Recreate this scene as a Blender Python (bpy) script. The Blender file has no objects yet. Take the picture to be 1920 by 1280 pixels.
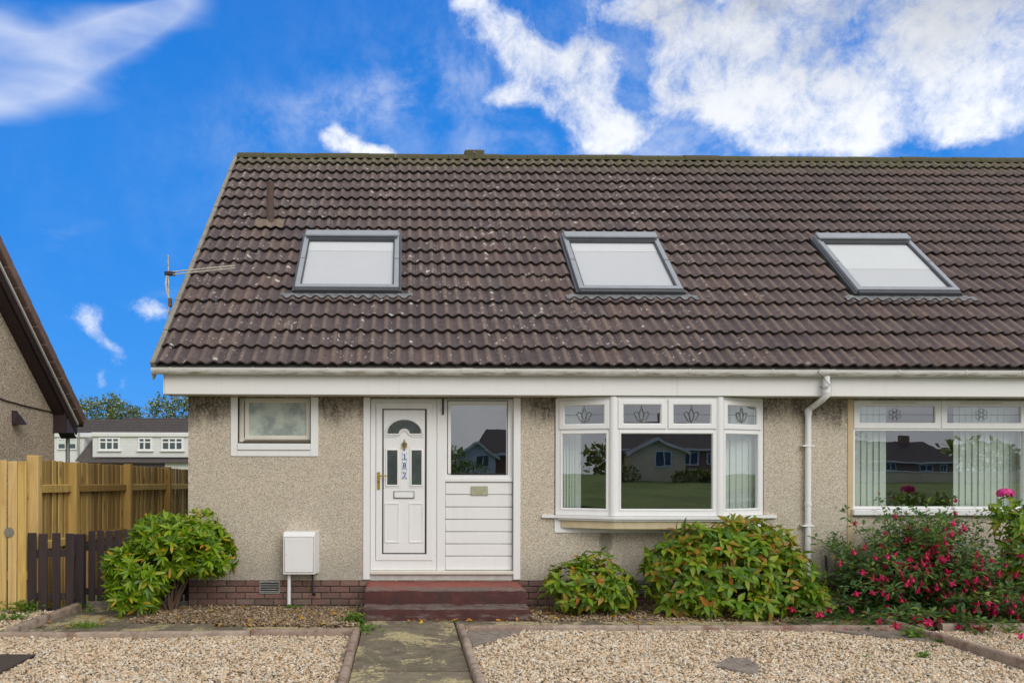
import bpy, bmesh, math, random
import numpy as np
from mathutils import Matrix, Vector, Euler

random.seed(7)
rng = np.random.default_rng(7)
SC = bpy.context.scene
COL = SC.collection
R = math.radians

# ------------------------------------------------------------------ camera, sky, sun, exposure
cam_d = bpy.data.cameras.new('camera')
cam = bpy.data.objects.new('camera', cam_d)
COL.objects.link(cam)
SC.camera = cam
cam_d.sensor_width = 36.0
cam_d.lens = 1520.0 / 1920.0 * 36.0
cam_d.shift_x = 0.0964
cam_d.shift_y = 0.12396
cam_d.clip_start = 0.05
cam_d.clip_end = 3000
_e, _r = 0.012, 0.0022
_f = Vector((math.sin(_e), math.cos(_e), 0))
_r0 = Vector((math.cos(_e), -math.sin(_e), 0))
_u0 = Vector((0, 0, 1))
_ri = _r0 * math.cos(_r) + _u0 * math.sin(_r)
_up = -_r0 * math.sin(_r) + _u0 * math.cos(_r)
mw = Matrix((_ri, _up, -_f)).transposed().to_4x4()
mw.translation = (0, 0, 1.65)
cam.matrix_world = mw

SUN_EL, SUN_AZ = 36.0, 152.0          # degrees; azimuth measured from +Y towards +X
sun_d = bpy.data.lights.new('sun', 'SUN')
sun = bpy.data.objects.new('sun', sun_d)
COL.objects.link(sun)
sun_d.energy = 1.45
sun_d.angle = R(38)
sun_d.color = (1.0, 0.955, 0.89)
_sd = Vector((math.sin(R(SUN_AZ)) * math.cos(R(SUN_EL)), math.cos(R(SUN_AZ)) * math.cos(R(SUN_EL)), math.sin(R(SUN_EL))))
sun.rotation_euler = _sd.to_track_quat('Z', 'Y').to_euler()

SC.view_settings.view_transform = 'Standard'
SC.view_settings.look = 'None'
SC.view_settings.exposure = 0.2
SC.view_settings.gamma = 1.0
SC.view_settings.use_curve_mapping = False
SC.render.engine = 'CYCLES'
SC.cycles.max_bounces = 8
SC.cycles.transparent_max_bounces = 12
SC.cycles.use_denoising = True


class NT:
    """small node-tree writer"""
    def __init__(s, nt):
        s.nt = nt
        nt.nodes.clear()

    def n(s, typ, ins=None, **kw):
        nd = s.nt.nodes.new(typ)
        for k, v in kw.items():
            setattr(nd, k, v)
        for k, v in (ins or {}).items():
            sk = nd.inputs[k]
            if isinstance(v, bpy.types.NodeSocket):
                s.nt.links.new(v, sk)
            else:
                sk.default_value = v
        return nd

    def math(s, op, a, b=0.0, c=None, clamp=False):
        ins = {0: a, 1: b}
        if c is not None:
            ins[2] = c
        return s.n('ShaderNodeMath', ins, operation=op, use_clamp=clamp).outputs[0]

    def vmath(s, op, a, b=None):
        ins = {0: a}
        if b is not None:
            ins[1] = b
        nd = s.n('ShaderNodeVectorMath', ins, operation=op)
        return nd.outputs[1] if op in ('DOT_PRODUCT', 'LENGTH', 'DISTANCE') else nd.outputs[0]

    def noise(s, vec, scale, detail=3.0, rough=0.55, dist=0.0, col=False):
        nd = s.n('ShaderNodeTexNoise', {'Vector': vec, 'Scale': scale, 'Detail': detail, 'Roughness': rough, 'Distortion': dist})
        return nd.outputs['Color' if col else 'Fac']

    def ramp(s, fac, stops, interp='LINEAR'):
        nd = s.n('ShaderNodeValToRGB', {'Fac': fac})
        el = nd.color_ramp.elements
        nd.color_ramp.interpolation = interp
        while len(el) < len(stops):
            el.new(0.5)
        for e, (p, c) in zip(el, stops):
            e.position = p
            e.color = (c, c, c, 1) if isinstance(c, (int, float)) else (c[0], c[1], c[2], 1)
        return nd.outputs['Color']

    def mix(s, fac, a, b, blend='MIX'):
        nd = s.n('ShaderNodeMix', data_type='RGBA', blend_type=blend)
        for i, v in ((0, fac), (6, a), (7, b)):
            if isinstance(v, bpy.types.NodeSocket):
                s.nt.links.new(v, nd.inputs[i])
            else:
                nd.inputs[i].default_value = v if i == 0 or len(v) == 4 else (*v, 1)
        return nd.outputs[2]

    def map(s, v, a, b, c=0.0, d=1.0, smooth=True):
        nd = s.n('ShaderNodeMapRange', {0: v, 1: a, 2: b, 3: c, 4: d}, interpolation_type='SMOOTHSTEP' if smooth else 'LINEAR')
        return nd.outputs[0]


# ------------------------------------------------------------------ world: blue Nishita sky with clouds laid on directions
world = bpy.data.worlds.new('World')
SC.world = world
world.use_nodes = True
W = NT(world.node_tree)
dirv = W.n('ShaderNodeTexCoord').outputs['Generated']
sky = W.n('ShaderNodeTexSky', sky_type='NISHITA', sun_disc=False)
sky.sun_elevation = R(SUN_EL)
sky.sun_rotation = R(SUN_AZ)
sky.altitude = 100
sky.air_density = 1.0
sky.dust_density = 0.3
sky.ozone_density = 3.0
sepd = W.n('ShaderNodeSeparateXYZ', {0: dirv})
dx, dy, dz = sepd.outputs
# a deep clear blue: the physical sky's brightness, with the photograph's saturated blue
lum = W.n('ShaderNodeRGBToBW', {0: W.vmath('MULTIPLY', sky.outputs[0], (0.15, 0.15, 0.15))}).outputs[0]
tone = W.ramp(dz, [(0.0, (0.045, 0.275, 0.78)), (0.15, (0.024, 0.236, 0.735)), (0.36, (0.018, 0.212, 0.70)), (0.52, (0.012, 0.172, 0.63)), (1.0, (0.010, 0.13, 0.50))])
blue = W.mix(0.88, W.vmath('MULTIPLY', sky.outputs[0], (0.05, 0.09, 0.13)), tone)


def direction(px, py):
    v = Vector(((px - 757) / 1520.0, 1.0, (878 - py) / 1520.0))
    return v.normalized()


def blob(az, el, wu, wv, rot=0.0):
    """soft elliptical patch of sky round the direction with slope az (sideways) and el (upwards); widths in the same slopes"""
    c = Vector((az, 1.0, el)).normalized()
    t1 = Vector((1, -az, 0)).normalized()
    t2 = t1.cross(c).normalized()
    if t2.z < 0:
        t2 = -t2
    cr, sr = math.cos(rot), math.sin(rot)
    a1 = (t1 * cr + t2 * sr) / wu
    a2 = (t2 * cr - t1 * sr) / wv
    dd = W.vmath('SUBTRACT', dirv, tuple(c))
    p = W.vmath('DOT_PRODUCT', dd, tuple(a1))
    q = W.vmath('DOT_PRODUCT', dd, tuple(a2))
    r2 = W.math('ADD', W.math('MULTIPLY', p, p), W.math('MULTIPLY', q, q))
    return W.math('EXPONENT', W.math('MULTIPLY', r2, -1.0))


def add(*xs):
    o = xs[0]
    for x in xs[1:]:
        o = W.math('ADD', o, x)
    return o


fine = W.noise(dirv, 11.0, 12.0, 0.66, 0.25)
bil = W.noise(dirv, 27.0, 10.0, 0.68, 0.3)
broad = W.noise(dirv, 3.2, 8.0, 0.6, 0.2)
cum = add(
    W.math('MULTIPLY', blob(0.105, 0.545, 0.038, 0.030, -0.5), 0.75), blob(0.150, 0.510, 0.042, 0.026, -0.9), blob(0.225, 0.508, 0.030, 0.024, -0.3), blob(0.190, 0.470, 0.050, 0.026, -0.6),
    blob(0.235, 0.430, 0.052, 0.032, -0.4), blob(0.120, 0.458, 0.032, 0.014), blob(0.255, 0.408, 0.030, 0.018), W.math('MULTIPLY', blob(0.075, 0.578, 0.030, 0.012, 0.4), 0.6),
    blob(-0.092, 0.408, 0.016, 0.020, -0.9), blob(-0.062, 0.395, 0.026, 0.014, -0.4), blob(-0.030, 0.386, 0.020, 0.012),
    blob(0.338, 0.485, 0.026, 0.044, -0.3), blob(0.410, 0.510, 0.042, 0.036), blob(0.455, 0.460, 0.052, 0.044), W.math('MULTIPLY', blob(0.40, 0.452, 0.03, 0.02), 0.6), blob(0.530, 0.465, 0.060, 0.055), blob(0.490, 0.418, 0.050, 0.018),
    blob(0.330, 0.572, 0.090, 0.020, -0.1), blob(0.46, 0.550, 0.12, 0.040), blob(0.62, 0.560, 0.14, 0.060), blob(0.590, 0.425, 0.034, 0.026),
    W.math('MULTIPLY', blob(0.71, 0.500, 0.060, 0.040), 0.85), W.math('MULTIPLY', blob(0.690, 0.418, 0.026, 0.014), 0.9), W.math('MULTIPLY', blob(0.79, 0.480, 0.06, 0.04), 0.8), blob(0.82, 0.57, 0.14, 0.07),
    W.math('MULTIPLY', add(blob(-0.382, 0.184, 0.020, 0.024), blob(-0.318, 0.196, 0.030, 0.016, -0.1), W.math('MULTIPLY', blob(-0.360, 0.150, 0.020, 0.009, -0.6), 0.75), W.math('MULTIPLY', blob(-0.372, 0.108, 0.008, 0.016), 0.8)), 0.74))
nz = W.math('ADD', W.math('MULTIPLY', fine, 1.35), W.math('MULTIPLY', bil, 1.0))
cumf = W.math('ADD', W.math('MULTIPLY', W.math('MINIMUM', cum, 1.03), 0.72), nz)
cumd = W.math('MULTIPLY', W.map(cumf, 1.40, 2.08), 0.98)
# the high streaks on the left: noise stretched along the wind
sv = W.n('ShaderNodeMapping', {'Vector': dirv, 'Rotation': (0, R(18), 0), 'Scale': (3.0, 3.0, 9.0)}).outputs[0]
streak = W.noise(sv, 2.2, 6.0, 0.45, 0.35)
cir = add(blob(-0.375, 0.520, 0.11, 0.026, 0.42), blob(-0.47, 0.470, 0.10, 0.036, 0.60), blob(-0.49, 0.52, 0.05, 0.022, -0.5), blob(-0.32, 0.552, 0.07, 0.014, 0.5))
veil = add(blob(-0.10, 0.440, 0.10, 0.030, 0.25), blob(0.03, 0.475, 0.10, 0.028, 0.3), blob(0.45, 0.40, 0.35, 0.035), blob(0.60, 0.58, 0.5, 0.12), W.math('MULTIPLY', blob(0.25, 0.45, 0.22, 0.10), 0.7))
cird = W.math('MULTIPLY', W.map(W.math('ADD', W.math('MULTIPLY', W.math('MINIMUM', cir, 1.0), 0.50), W.math('MULTIPLY', streak, 1.2)), 0.72, 1.52), 0.72)
veild = W.math('MULTIPLY', W.math('MULTIPLY', veil, W.map(fine, 0.35, 0.75)), 0.30)
# the rest of the dome (behind the photographer and overhead) is broken grey-white overcast, as the window panes mirror it, widened forward to light the houses opposite
back = W.map(W.math('ADD', dy, W.math('MULTIPLY', W.math('SUBTRACT', broad, 0.5), 0.25)), 0.74, 0.56)
backd = W.math('MULTIPLY', back, W.map(broad, 0.20, 0.42, 0.86, 1.0))
dens = W.math('MAXIMUM', W.math('MAXIMUM', cumd, cird), W.math('MAXIMUM', veild, backd), clamp=True)
# grey undersides in the thick upper part of the right-hand bank
thick = W.math('MULTIPLY', add(blob(0.64, 0.60, 0.26, 0.065), blob(0.42, 0.590, 0.14, 0.030)), W.map(broad, 0.25, 0.60))
ccol = W.mix(W.math('MULTIPLY', thick, 1.0, clamp=True), (0.90, 0.92, 0.96), (0.36, 0.39, 0.45))
ccol = W.mix(W.map(bil, 0.3, 0.75), W.vmath('MULTIPLY', ccol, (0.91, 0.925, 0.95)), ccol)
bcol = W.ramp(W.noise(dirv, 4.0, 8.0, 0.6, 0.4), [(0.3, (0.56, 0.585, 0.63)), (0.7, (0.92, 0.93, 0.95))])
ccol = W.mix(back, ccol, bcol)
final = W.mix(dens, blue, ccol)
bg = W.n('ShaderNodeBackground', {'Color': final, 'Strength': 1.0})
wo = W.n('ShaderNodeOutputWorld', {'Surface': bg.outputs[0]})


# ------------------------------------------------------------------ materials
def material(name):
    m = bpy.data.materials.new(name)
    m.use_nodes = True
    t = NT(m.node_tree)
    b = t.n('ShaderNodeBsdfPrincipled')
    t.n('ShaderNodeOutputMaterial', {'Surface': b.outputs[0]})
    t.pos = t.n('ShaderNodeNewGeometry').outputs['Position']
    t.rnd = t.n('ShaderNodeObjectInfo').outputs['Random']
    return m, t, b


def setb(t, b, **kw):
    names = dict(col='Base Color', rough='Roughness', metal='Metallic', ior='IOR', coat='Coat Weight', spec='Specular IOR Level', normal='Normal', trans='Transmission Weight')
    for k, v in kw.items():
        sk = b.inputs[names[k]]
        if isinstance(v, bpy.types.NodeSocket):
            t.nt.links.new(v, sk)
        else:
            sk.default_value = (*v, 1) if k == 'col' and len(v) == 3 else v


def bump(t, h, dist=0.01, strength=1.0):
    return t.n('ShaderNodeBump', {'Height': h, 'Distance': dist, 'Strength': strength}).outputs[0]


def plain(name, col, rough=0.5, var=0.06, scale=6.0, metal=0.0, bumpd=0.0, bscale=60.0):
    m, t, b = material(name)
    f = t.noise(t.pos, scale, 5.0, 0.6)
    c2 = tuple(c * (1 - var * 3) for c in col)
    c3 = tuple(min(0.95, c * (1 + var)) for c in col)
    setb(t, b, col=t.ramp(f, [(0.25, c2), (0.6, col), (0.85, c3)]), rough=rough, metal=metal)
    if bumpd:
        setb(t, b, normal=bump(t, t.noise(t.pos, bscale, 4.0, 0.6), bumpd))
    return m


M = {}
def upvc_mat():
    m, t, b = material('white_upvc')
    v = t.n('ShaderNodeMapping', {'Vector': t.pos, 'Scale': (14.0, 14.0, 2.0)}).outputs[0]
    st_ = t.noise(v, 1.0, 6.0, 0.65)
    c = t.ramp(st_, [(0.25, (0.765, 0.76, 0.745)), (0.45, (0.80, 0.80, 0.795)), (0.8, (0.82, 0.82, 0.825))])
    g = t.noise(t.pos, 3.0, 5.0, 0.65)
    c = t.mix(t.map(g, 0.58, 0.80, 0.0, 0.30), c, (0.60, 0.585, 0.53))
    setb(t, b, col=c, rough=t.ramp(g, [(0.3, 0.28), (0.7, 0.45)]))
    return m


M['upvc'] = upvc_mat()
M['upvc_cream'] = plain('aged_white_upvc', (0.72, 0.69, 0.60), 0.38, 0.04, 3.0)
M['cream_wood'] = plain('cream_painted_wood', (0.62, 0.52, 0.33), 0.5, 0.06, 9.0)
M['beige_trim'] = plain('beige_trim', (0.60, 0.46, 0.28), 0.5, 0.05, 7.0)
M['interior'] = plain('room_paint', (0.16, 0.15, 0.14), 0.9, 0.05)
M['brass'] = plain('brass', (0.70, 0.50, 0.14), 0.28, 0.05, 20, metal=1.0)
M['bronze'] = plain('dark_bronze', (0.22, 0.17, 0.10), 0.4, 0.08, 30, metal=0.8)
M['iron'] = plain('black_iron', (0.03, 0.025, 0.025), 0.6, 0.08, 30)
M['rubber'] = plain('black_gasket', (0.03, 0.03, 0.032), 0.6)
M['lead_line'] = plain('lead_came', (0.20, 0.21, 0.21), 0.45, 0.1, 40, metal=0.4)
M['alu'] = plain('grey_window_cladding', (0.29, 0.31, 0.345), 0.35, 0.05, 8)
M['alu_dark'] = plain('dark_grey_cladding', (0.06, 0.065, 0.075), 0.45, 0.05, 8)
M['lead'] = plain('lead_flashing', (0.22, 0.225, 0.235), 0.6, 0.20, 14, bumpd=0.003, bscale=30)
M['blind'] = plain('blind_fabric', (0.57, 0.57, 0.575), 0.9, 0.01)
M['blind_light'] = plain('blind_fabric_pale', (0.66, 0.66, 0.65), 0.9, 0.01)
M['net'] = plain('vertical_blind_fabric', (0.62, 0.68, 0.64), 0.85, 0.03, 30)
M['grey_metal'] = plain('galvanised_metal', (0.42, 0.42, 0.40), 0.45, 0.15, 25, metal=0.5)
M['aerial_white'] = plain('weathered_white_plastic', (0.62, 0.60, 0.52), 0.5, 0.14, 50)
M['plaque'] = plain('worn_slate_plaque', (0.40, 0.40, 0.27), 0.6, 0.10, 25)
M['tile_white'] = plain('glazed_white', (0.75, 0.77, 0.82), 0.15, 0.02)
M['tile_blue'] = plain('glazed_blue', (0.02, 0.06, 0.36), 0.15, 0.05, 40)
M['brown_board'] = plain('dark_brown_boards', (0.035, 0.018, 0.020), 0.55, 0.10, 12)
M['purple_board'] = plain('plum_brown_boards', (0.11, 0.075, 0.085), 0.55, 0.08, 12)
M['verge'] = plain('grey_cement_verge', (0.29, 0.265, 0.22), 0.9, 0.12, 12, bumpd=0.004)
M['far_white'] = plain('far_white_boards', (0.74, 0.73, 0.72), 0.6, 0.02, 2)
M['far_cream'] = plain('far_cream_render', (0.86, 0.69, 0.43), 0.9, 0.05, 2)
M['far_brick'] = plain('far_brown_brick', (0.34, 0.205, 0.14), 0.9, 0.1, 6)
M['far_roof'] = plain('far_dark_tiles', (0.088, 0.072, 0.068), 0.9, 0.16, 9)
M['asphalt'] = plain('asphalt', (0.05, 0.05, 0.05), 0.9, 0.1, 20)
M['pavement'] = plain('concrete_pavement', (0.28, 0.27, 0.25), 0.9, 0.08, 10)
M['far_glass'] = plain('far_window_glass', (0.07, 0.09, 0.10), 0.1, 0.1, 3)
M['soil'] = plain('dark_soil', (0.07, 0.055, 0.040), 1.0, 0.16, 18, bumpd=0.01, bscale=40)
M['bark'] = plain('grey_bark', (0.16, 0.13, 0.11), 0.95, 0.15, 30, bumpd=0.004)
M['stem'] = plain('brown_stem', (0.12, 0.075, 0.045), 0.8, 0.12, 40)
M['wire'] = plain('black_cable', (0.05, 0.045, 0.04), 0.7)


def fascia_mat():
    m, t, b = material('white_fascia_paint')
    v = t.n('ShaderNodeMapping', {'Vector': t.pos, 'Scale': (18.0, 6.0, 1.2)}).outputs[0]
    st = t.noise(v, 1.0, 6.0, 0.65)
    c = t.ramp(st, [(0.22, (0.735, 0.73, 0.695)), (0.42, (0.77, 0.765, 0.745)), (0.8, (0.79, 0.79, 0.775))])
    sp = t.noise(t.pos, 45.0, 3.0)
    c = t.mix(t.map(sp, 0.72, 0.80), c, (0.35, 0.34, 0.30))
    setb(t, b, col=c, rough=0.45)
    return m


M['fascia'] = fascia_mat()


def gutter_mat():
    m, t, b = material('dirty_white_gutter')
    v = t.n('ShaderNodeMapping', {'Vector': t.pos, 'Scale': (5.0, 10.0, 26.0)}).outputs[0]
    st = t.noise(v, 1.0, 7.0, 0.7)
    z = t.n('ShaderNodeSeparateXYZ', {0: t.pos}).outputs[2]
    low = t.map(z, 2.775, 2.735)
    f = t.math('MULTIPLY', t.map(st, 0.40, 0.66), t.math('ADD', t.math('MULTIPLY', low, 0.75), 0.2))
    c = t.mix(f, (0.74, 0.73, 0.70), (0.33, 0.30, 0.22))
    setb(t, b, col=c, rough=0.4)
    return m


M['gutter'] = gutter_mat()


def roughcast_mat(name, tint, eaves=True, scale=105.0, calm=0.32):
    """pebble-dashed render: thousands of small pale and dark chips, with grime under the eaves"""
    m, t, b = material(name)
    vor = t.n('ShaderNodeTexVoronoi', {'Vector': t.pos, 'Scale': scale, 'Randomness': 1.0})
    rc = t.n('ShaderNodeSeparateColor', {0: vor.outputs['Color']}).outputs[0]
    chips = t.ramp(rc, [(0.0, (0.17, 0.14, 0.105)), (0.10, (0.36, 0.295, 0.215)), (0.35, (0.52, 0.43, 0.315)), (0.68, (0.60, 0.505, 0.38)), (0.93, (0.68, 0.60, 0.48)), (1.0, (0.78, 0.74, 0.66))])
    chips = t.mix(calm, chips, (0.56, 0.475, 0.36))
    chips = t.mix(1.0, chips, tint, 'MULTIPLY')
    gaps = t.map(vor.outputs['Distance'], 0.42, 0.75)
    c = t.mix(t.math('MULTIPLY', gaps, 0.50), chips, (0.25, 0.205, 0.15))
    big = t.noise(t.pos, 1.6, 5.0, 0.6)
    c = t.mix(t.map(big, 0.3, 0.75, 0.0, 0.28), c, t.vmath('MULTIPLY', c, (0.70, 0.74, 0.76)))
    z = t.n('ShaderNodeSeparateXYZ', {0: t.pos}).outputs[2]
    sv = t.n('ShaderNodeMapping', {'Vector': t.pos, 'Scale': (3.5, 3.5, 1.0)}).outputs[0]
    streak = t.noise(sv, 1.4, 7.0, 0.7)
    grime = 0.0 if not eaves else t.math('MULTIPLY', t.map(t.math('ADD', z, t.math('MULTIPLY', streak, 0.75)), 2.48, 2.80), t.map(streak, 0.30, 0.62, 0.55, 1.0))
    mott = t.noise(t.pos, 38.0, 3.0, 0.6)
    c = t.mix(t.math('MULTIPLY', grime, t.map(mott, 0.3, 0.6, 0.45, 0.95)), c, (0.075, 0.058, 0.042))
    damp = t.math('MULTIPLY', t.map(t.math('ADD', z, t.math('MULTIPLY', big, -0.9)), 0.35, -0.15), 0.35)
    c = t.mix(damp, c, (0.24, 0.23, 0.20))
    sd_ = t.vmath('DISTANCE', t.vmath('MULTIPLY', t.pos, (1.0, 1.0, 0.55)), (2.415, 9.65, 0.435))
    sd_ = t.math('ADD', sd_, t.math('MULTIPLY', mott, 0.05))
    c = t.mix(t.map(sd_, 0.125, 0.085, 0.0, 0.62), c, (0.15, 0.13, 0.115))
    h = t.math('SUBTRACT', 1.0, vor.outputs['Distance'])
    setb(t, b, col=c, rough=0.95, normal=bump(t, h, 0.008, 0.8))
    return m


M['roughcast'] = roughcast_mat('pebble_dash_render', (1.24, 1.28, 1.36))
M['roughcast_old'] = roughcast_mat('tan_roughcast', (1.18, 1.14, 1.14), False, 62.0, 0.12)


def rooftile_mat():
    m, t, b = material('brown_concrete_tile')
    base = t.ramp(t.rnd, [(0.0, (0.078, 0.058, 0.062)), (0.35, (0.092, 0.068, 0.070)), (0.65, (0.102, 0.073, 0.072)), (0.9, (0.120, 0.081, 0.074)), (1.0, (0.094, 0.077, 0.081))])
    bn = t.noise(t.pos, 14.0, 6.0, 0.65)
    c = t.mix(0.8, base, t.ramp(bn, [(0.3, 0.32), (0.5, 0.5), (0.75, 0.70)]), 'OVERLAY')
    x = t.n('ShaderNodeSeparateXYZ', {0: t.pos})
    # paler crowns of the rolls: their highlights painted into the tile colour
    lz = t.n('ShaderNodeAttribute', attribute_name='crown').outputs['Fac']
    crown = t.math('MULTIPLY', t.map(lz, 0.40, 0.95), t.map(t.noise(t.pos, 2.6, 5.0, 0.65), 0.30, 0.58))
    c = t.mix(t.math('MULTIPLY', crown, 0.70), c, (0.200, 0.145, 0.115))
    # green-black algae patches
    al = t.math('MULTIPLY', t.map(t.noise(t.pos, 3.1, 6.0, 0.7), 0.55, 0.72), 0.30)
    c = t.mix(al, c, (0.050, 0.052, 0.036))
    # pale lichen rosettes, thickest low on the left
    wrp = t.n('ShaderNodeVectorMath', {0: t.pos, 1: t.vmath('MULTIPLY', t.noise(t.pos, 30.0, 3.0, col=True), (0.05, 0.05, 0.05))}, operation='ADD').outputs[0]
    v = t.n('ShaderNodeTexVoronoi', {'Vector': wrp, 'Scale': 8.5, 'Randomness': 1.0})
    vr = t.n('ShaderNodeSeparateColor', {0: v.outputs['Color']}).outputs[0]
    size = t.math('MULTIPLY', t.map(vr, 0.35, 1.0, 0.0, 0.30, False), t.map(t.noise(t.pos, 1.5, 5.0, 0.65), 0.40, 0.58))
    li = t.math('LESS_THAN', v.outputs['Distance'], size)
    v2 = t.n('ShaderNodeTexVoronoi', {'Vector': wrp, 'Scale': 24.0, 'Randomness': 1.0})
    vr2 = t.n('ShaderNodeSeparateColor', {0: v2.outputs['Color']}).outputs[0]
    size2 = t.math('MULTIPLY', t.map(vr2, 0.50, 1.0, 0.0, 0.38, False), t.map(t.noise(t.pos, 1.3, 5.0, 0.65), 0.38, 0.56))
    li2 = t.math('LESS_THAN', v2.outputs['Distance'], size2)
    lich = t.math('MAXIMUM', li, li2)
    # only west of the party wall is the roof so spotted
    lich = t.math('MULTIPLY', lich, t.map(x.outputs[0], 5.6, 3.2, 0.12, 1.0))
    c = t.mix(t.math('MULTIPLY', lich, 0.72), c, t.ramp(vr, [(0.4, (0.42, 0.40, 0.36)), (1.0, (0.62, 0.60, 0.56))]))
    # black sooty spots
    v3 = t.n('ShaderNodeTexVoronoi', {'Vector': wrp, 'Scale': 13.0, 'Randomness': 1.0})
    vr3 = t.n('ShaderNodeSeparateColor', {0: v3.outputs['Color']}).outputs[1]
    bl = t.math('LESS_THAN', v3.outputs['Distance'], t.map(vr3, 0.72, 1.0, 0.0, 0.24, False))
    c = t.mix(t.math('MULTIPLY', bl, 0.75), c, (0.022, 0.020, 0.018))
    # moss near the ridge
    z = x.outputs[2]
    mo = t.math('MULTIPLY', t.map(t.math('ADD', z, t.math('MULTIPLY', bn, 0.5)), 6.75, 7.15), t.map(t.noise(t.pos, 10.0, 5.0, 0.7), 0.40, 0.56))
    c = t.mix(t.math('MULTIPLY', mo, 0.8), c, t.ramp(t.noise(t.pos, 30.0, 3.0), [(0.3, (0.055, 0.060, 0.020)), (0.55, (0.13, 0.125, 0.045)), (0.72, (0.38, 0.35, 0.24))]))
    setb(t, b, col=c, rough=0.92, normal=bump(t, t.noise(t.pos, 120.0, 4.0, 0.7), 0.003, 0.8))
    return m


M['rooftile'] = rooftile_mat()


def moss_mat():
    m, t, b = material('mossy_ridge')
    f = t.noise(t.pos, 16.0, 6.0, 0.7)
    c = t.ramp(f, [(0.28, (0.035, 0.040, 0.018)), (0.45, (0.085, 0.085, 0.03)), (0.58, (0.09, 0.072, 0.055)), (0.75, (0.24, 0.21, 0.13))])
    setb(t, b, col=c, rough=1.0, normal=bump(t, f, 0.03, 1.0))
    return m


M['moss'] = moss_mat()


def brick_mat():
    m, t, b = material('red_brown_brick')
    base = t.ramp(t.rnd, [(0.0, (0.15, 0.092, 0.078)), (0.4, (0.21, 0.115, 0.092)), (0.75, (0.26, 0.155, 0.122)), (1.0, (0.20, 0.145, 0.12))])
    n1 = t.noise(t.pos, 30.0, 6.0, 0.7)
    c = t.mix(0.7, base, t.ramp(n1, [(0.25, 0.3), (0.5, 0.5), (0.8, 0.72)]), 'OVERLAY')
    z = t.n('ShaderNodeSeparateXYZ', {0: t.pos}).outputs[2]
    g = t.math('MULTIPLY', t.map(t.math('ADD', z, t.math('MULTIPLY', t.noise(t.pos, 4.0, 5.0), 0.35)), 0.34, 0.10), 0.6)
    c = t.mix(g, c, (0.12, 0.095, 0.075))
    setb(t, b, col=c, rough=0.95, normal=bump(t, n1, 0.006, 0.8))
    return m


M['brick'] = brick_mat()
M['mortar'] = plain('grey_mortar', (0.13, 0.105, 0.09), 1.0, 0.12, 30, bumpd=0.004)


def step_mat():
    m, t, b = material('worn_red_step_paint')
    red = t.ramp(t.noise(t.pos, 7.0, 5.0, 0.6), [(0.3, (0.070, 0.022, 0.024)), (0.6, (0.115, 0.030, 0.030)), (0.8, (0.19, 0.055, 0.042))])
    con = t.ramp(t.noise(t.pos, 22.0, 6.0, 0.7), [(0.3, (0.10, 0.075, 0.065)), (0.6, (0.20, 0.155, 0.135)), (0.85, (0.32, 0.27, 0.235))])
    sp = t.n('ShaderNodeSeparateXYZ', {0: t.pos})
    # paint survives at the back of the top tread, is scuffed on the tread fronts and flaked on the lowest riser
    y, z = sp.outputs[1], sp.outputs[2]
    red = t.mix(t.map(z, 0.30, 0.306), t.vmath('MULTIPLY', red, (0.70, 0.74, 0.64)), t.vmath('ADD', red, (0.17, 0.045, 0.025)))
    w = t.noise(t.n('ShaderNodeMapping', {'Vector': t.pos, 'Scale': (2.5, 9.0, 9.0)}).outputs[0], 1.6, 6.0, 0.7)
    fr = t.map(y, 9.45, 9.00)
    up = t.map(z, 0.285, 0.300)
    tread = t.math('MULTIPLY', t.map(z, 0.128, 0.136), t.map(z, 0.160, 0.150))
    lowz = t.map(z, 0.125, 0.06)
    amount = t.math('MAXIMUM', t.math('MAXIMUM', t.math('MULTIPLY', fr, up), t.math('MULTIPLY', tread, 0.85)), t.math('MULTIPLY', lowz, 0.50))
    worn = t.map(t.math('ADD', t.math('MULTIPLY', w, 1.7), t.math('MULTIPLY', amount, 0.42)), 0.98, 1.30)
    c = t.mix(worn, red, con)
    dark = t.math('MULTIPLY', t.map(t.noise(t.pos, 3.0, 5.0, 0.7), 0.5, 0.75), 0.55)
    c = t.mix(dark, c, (0.035, 0.030, 0.030))
    setb(t, b, col=c, rough=0.8, normal=bump(t, t.noise(t.pos, 45.0, 6.0, 0.7), 0.010, 0.8))
    return m


M['step'] = step_mat()


def kerb_mat():
    m, t, b = material('pinkish_concrete_kerb')
    n1 = t.noise(t.pos, 9.0, 6.0, 0.7)
    base = t.mix(t.rnd, (0.31, 0.225, 0.175), (0.36, 0.29, 0.23))
    c = t.mix(0.85, base, t.ramp(n1, [(0.3, 0.28), (0.5, 0.5), (0.75, 0.72)]), 'OVERLAY')
    n2 = t.noise(t.pos, 5.0, 6.0, 0.7)
    c = t.mix(t.map(n2, 0.50, 0.66, 0.0, 0.75), c, (0.17, 0.075, 0.055))
    n3 = t.noise(t.pos, 3.4, 6.0, 0.7)
    c = t.mix(t.map(n3, 0.56, 0.72, 0.0, 0.75), c, (0.06, 0.052, 0.042))
    setb(t, b, col=c, rough=0.95, normal=bump(t, t.noise(t.pos, 70.0, 5.0, 0.7), 0.005, 0.9))
    return m


M['kerb'] = kerb_mat()


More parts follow.
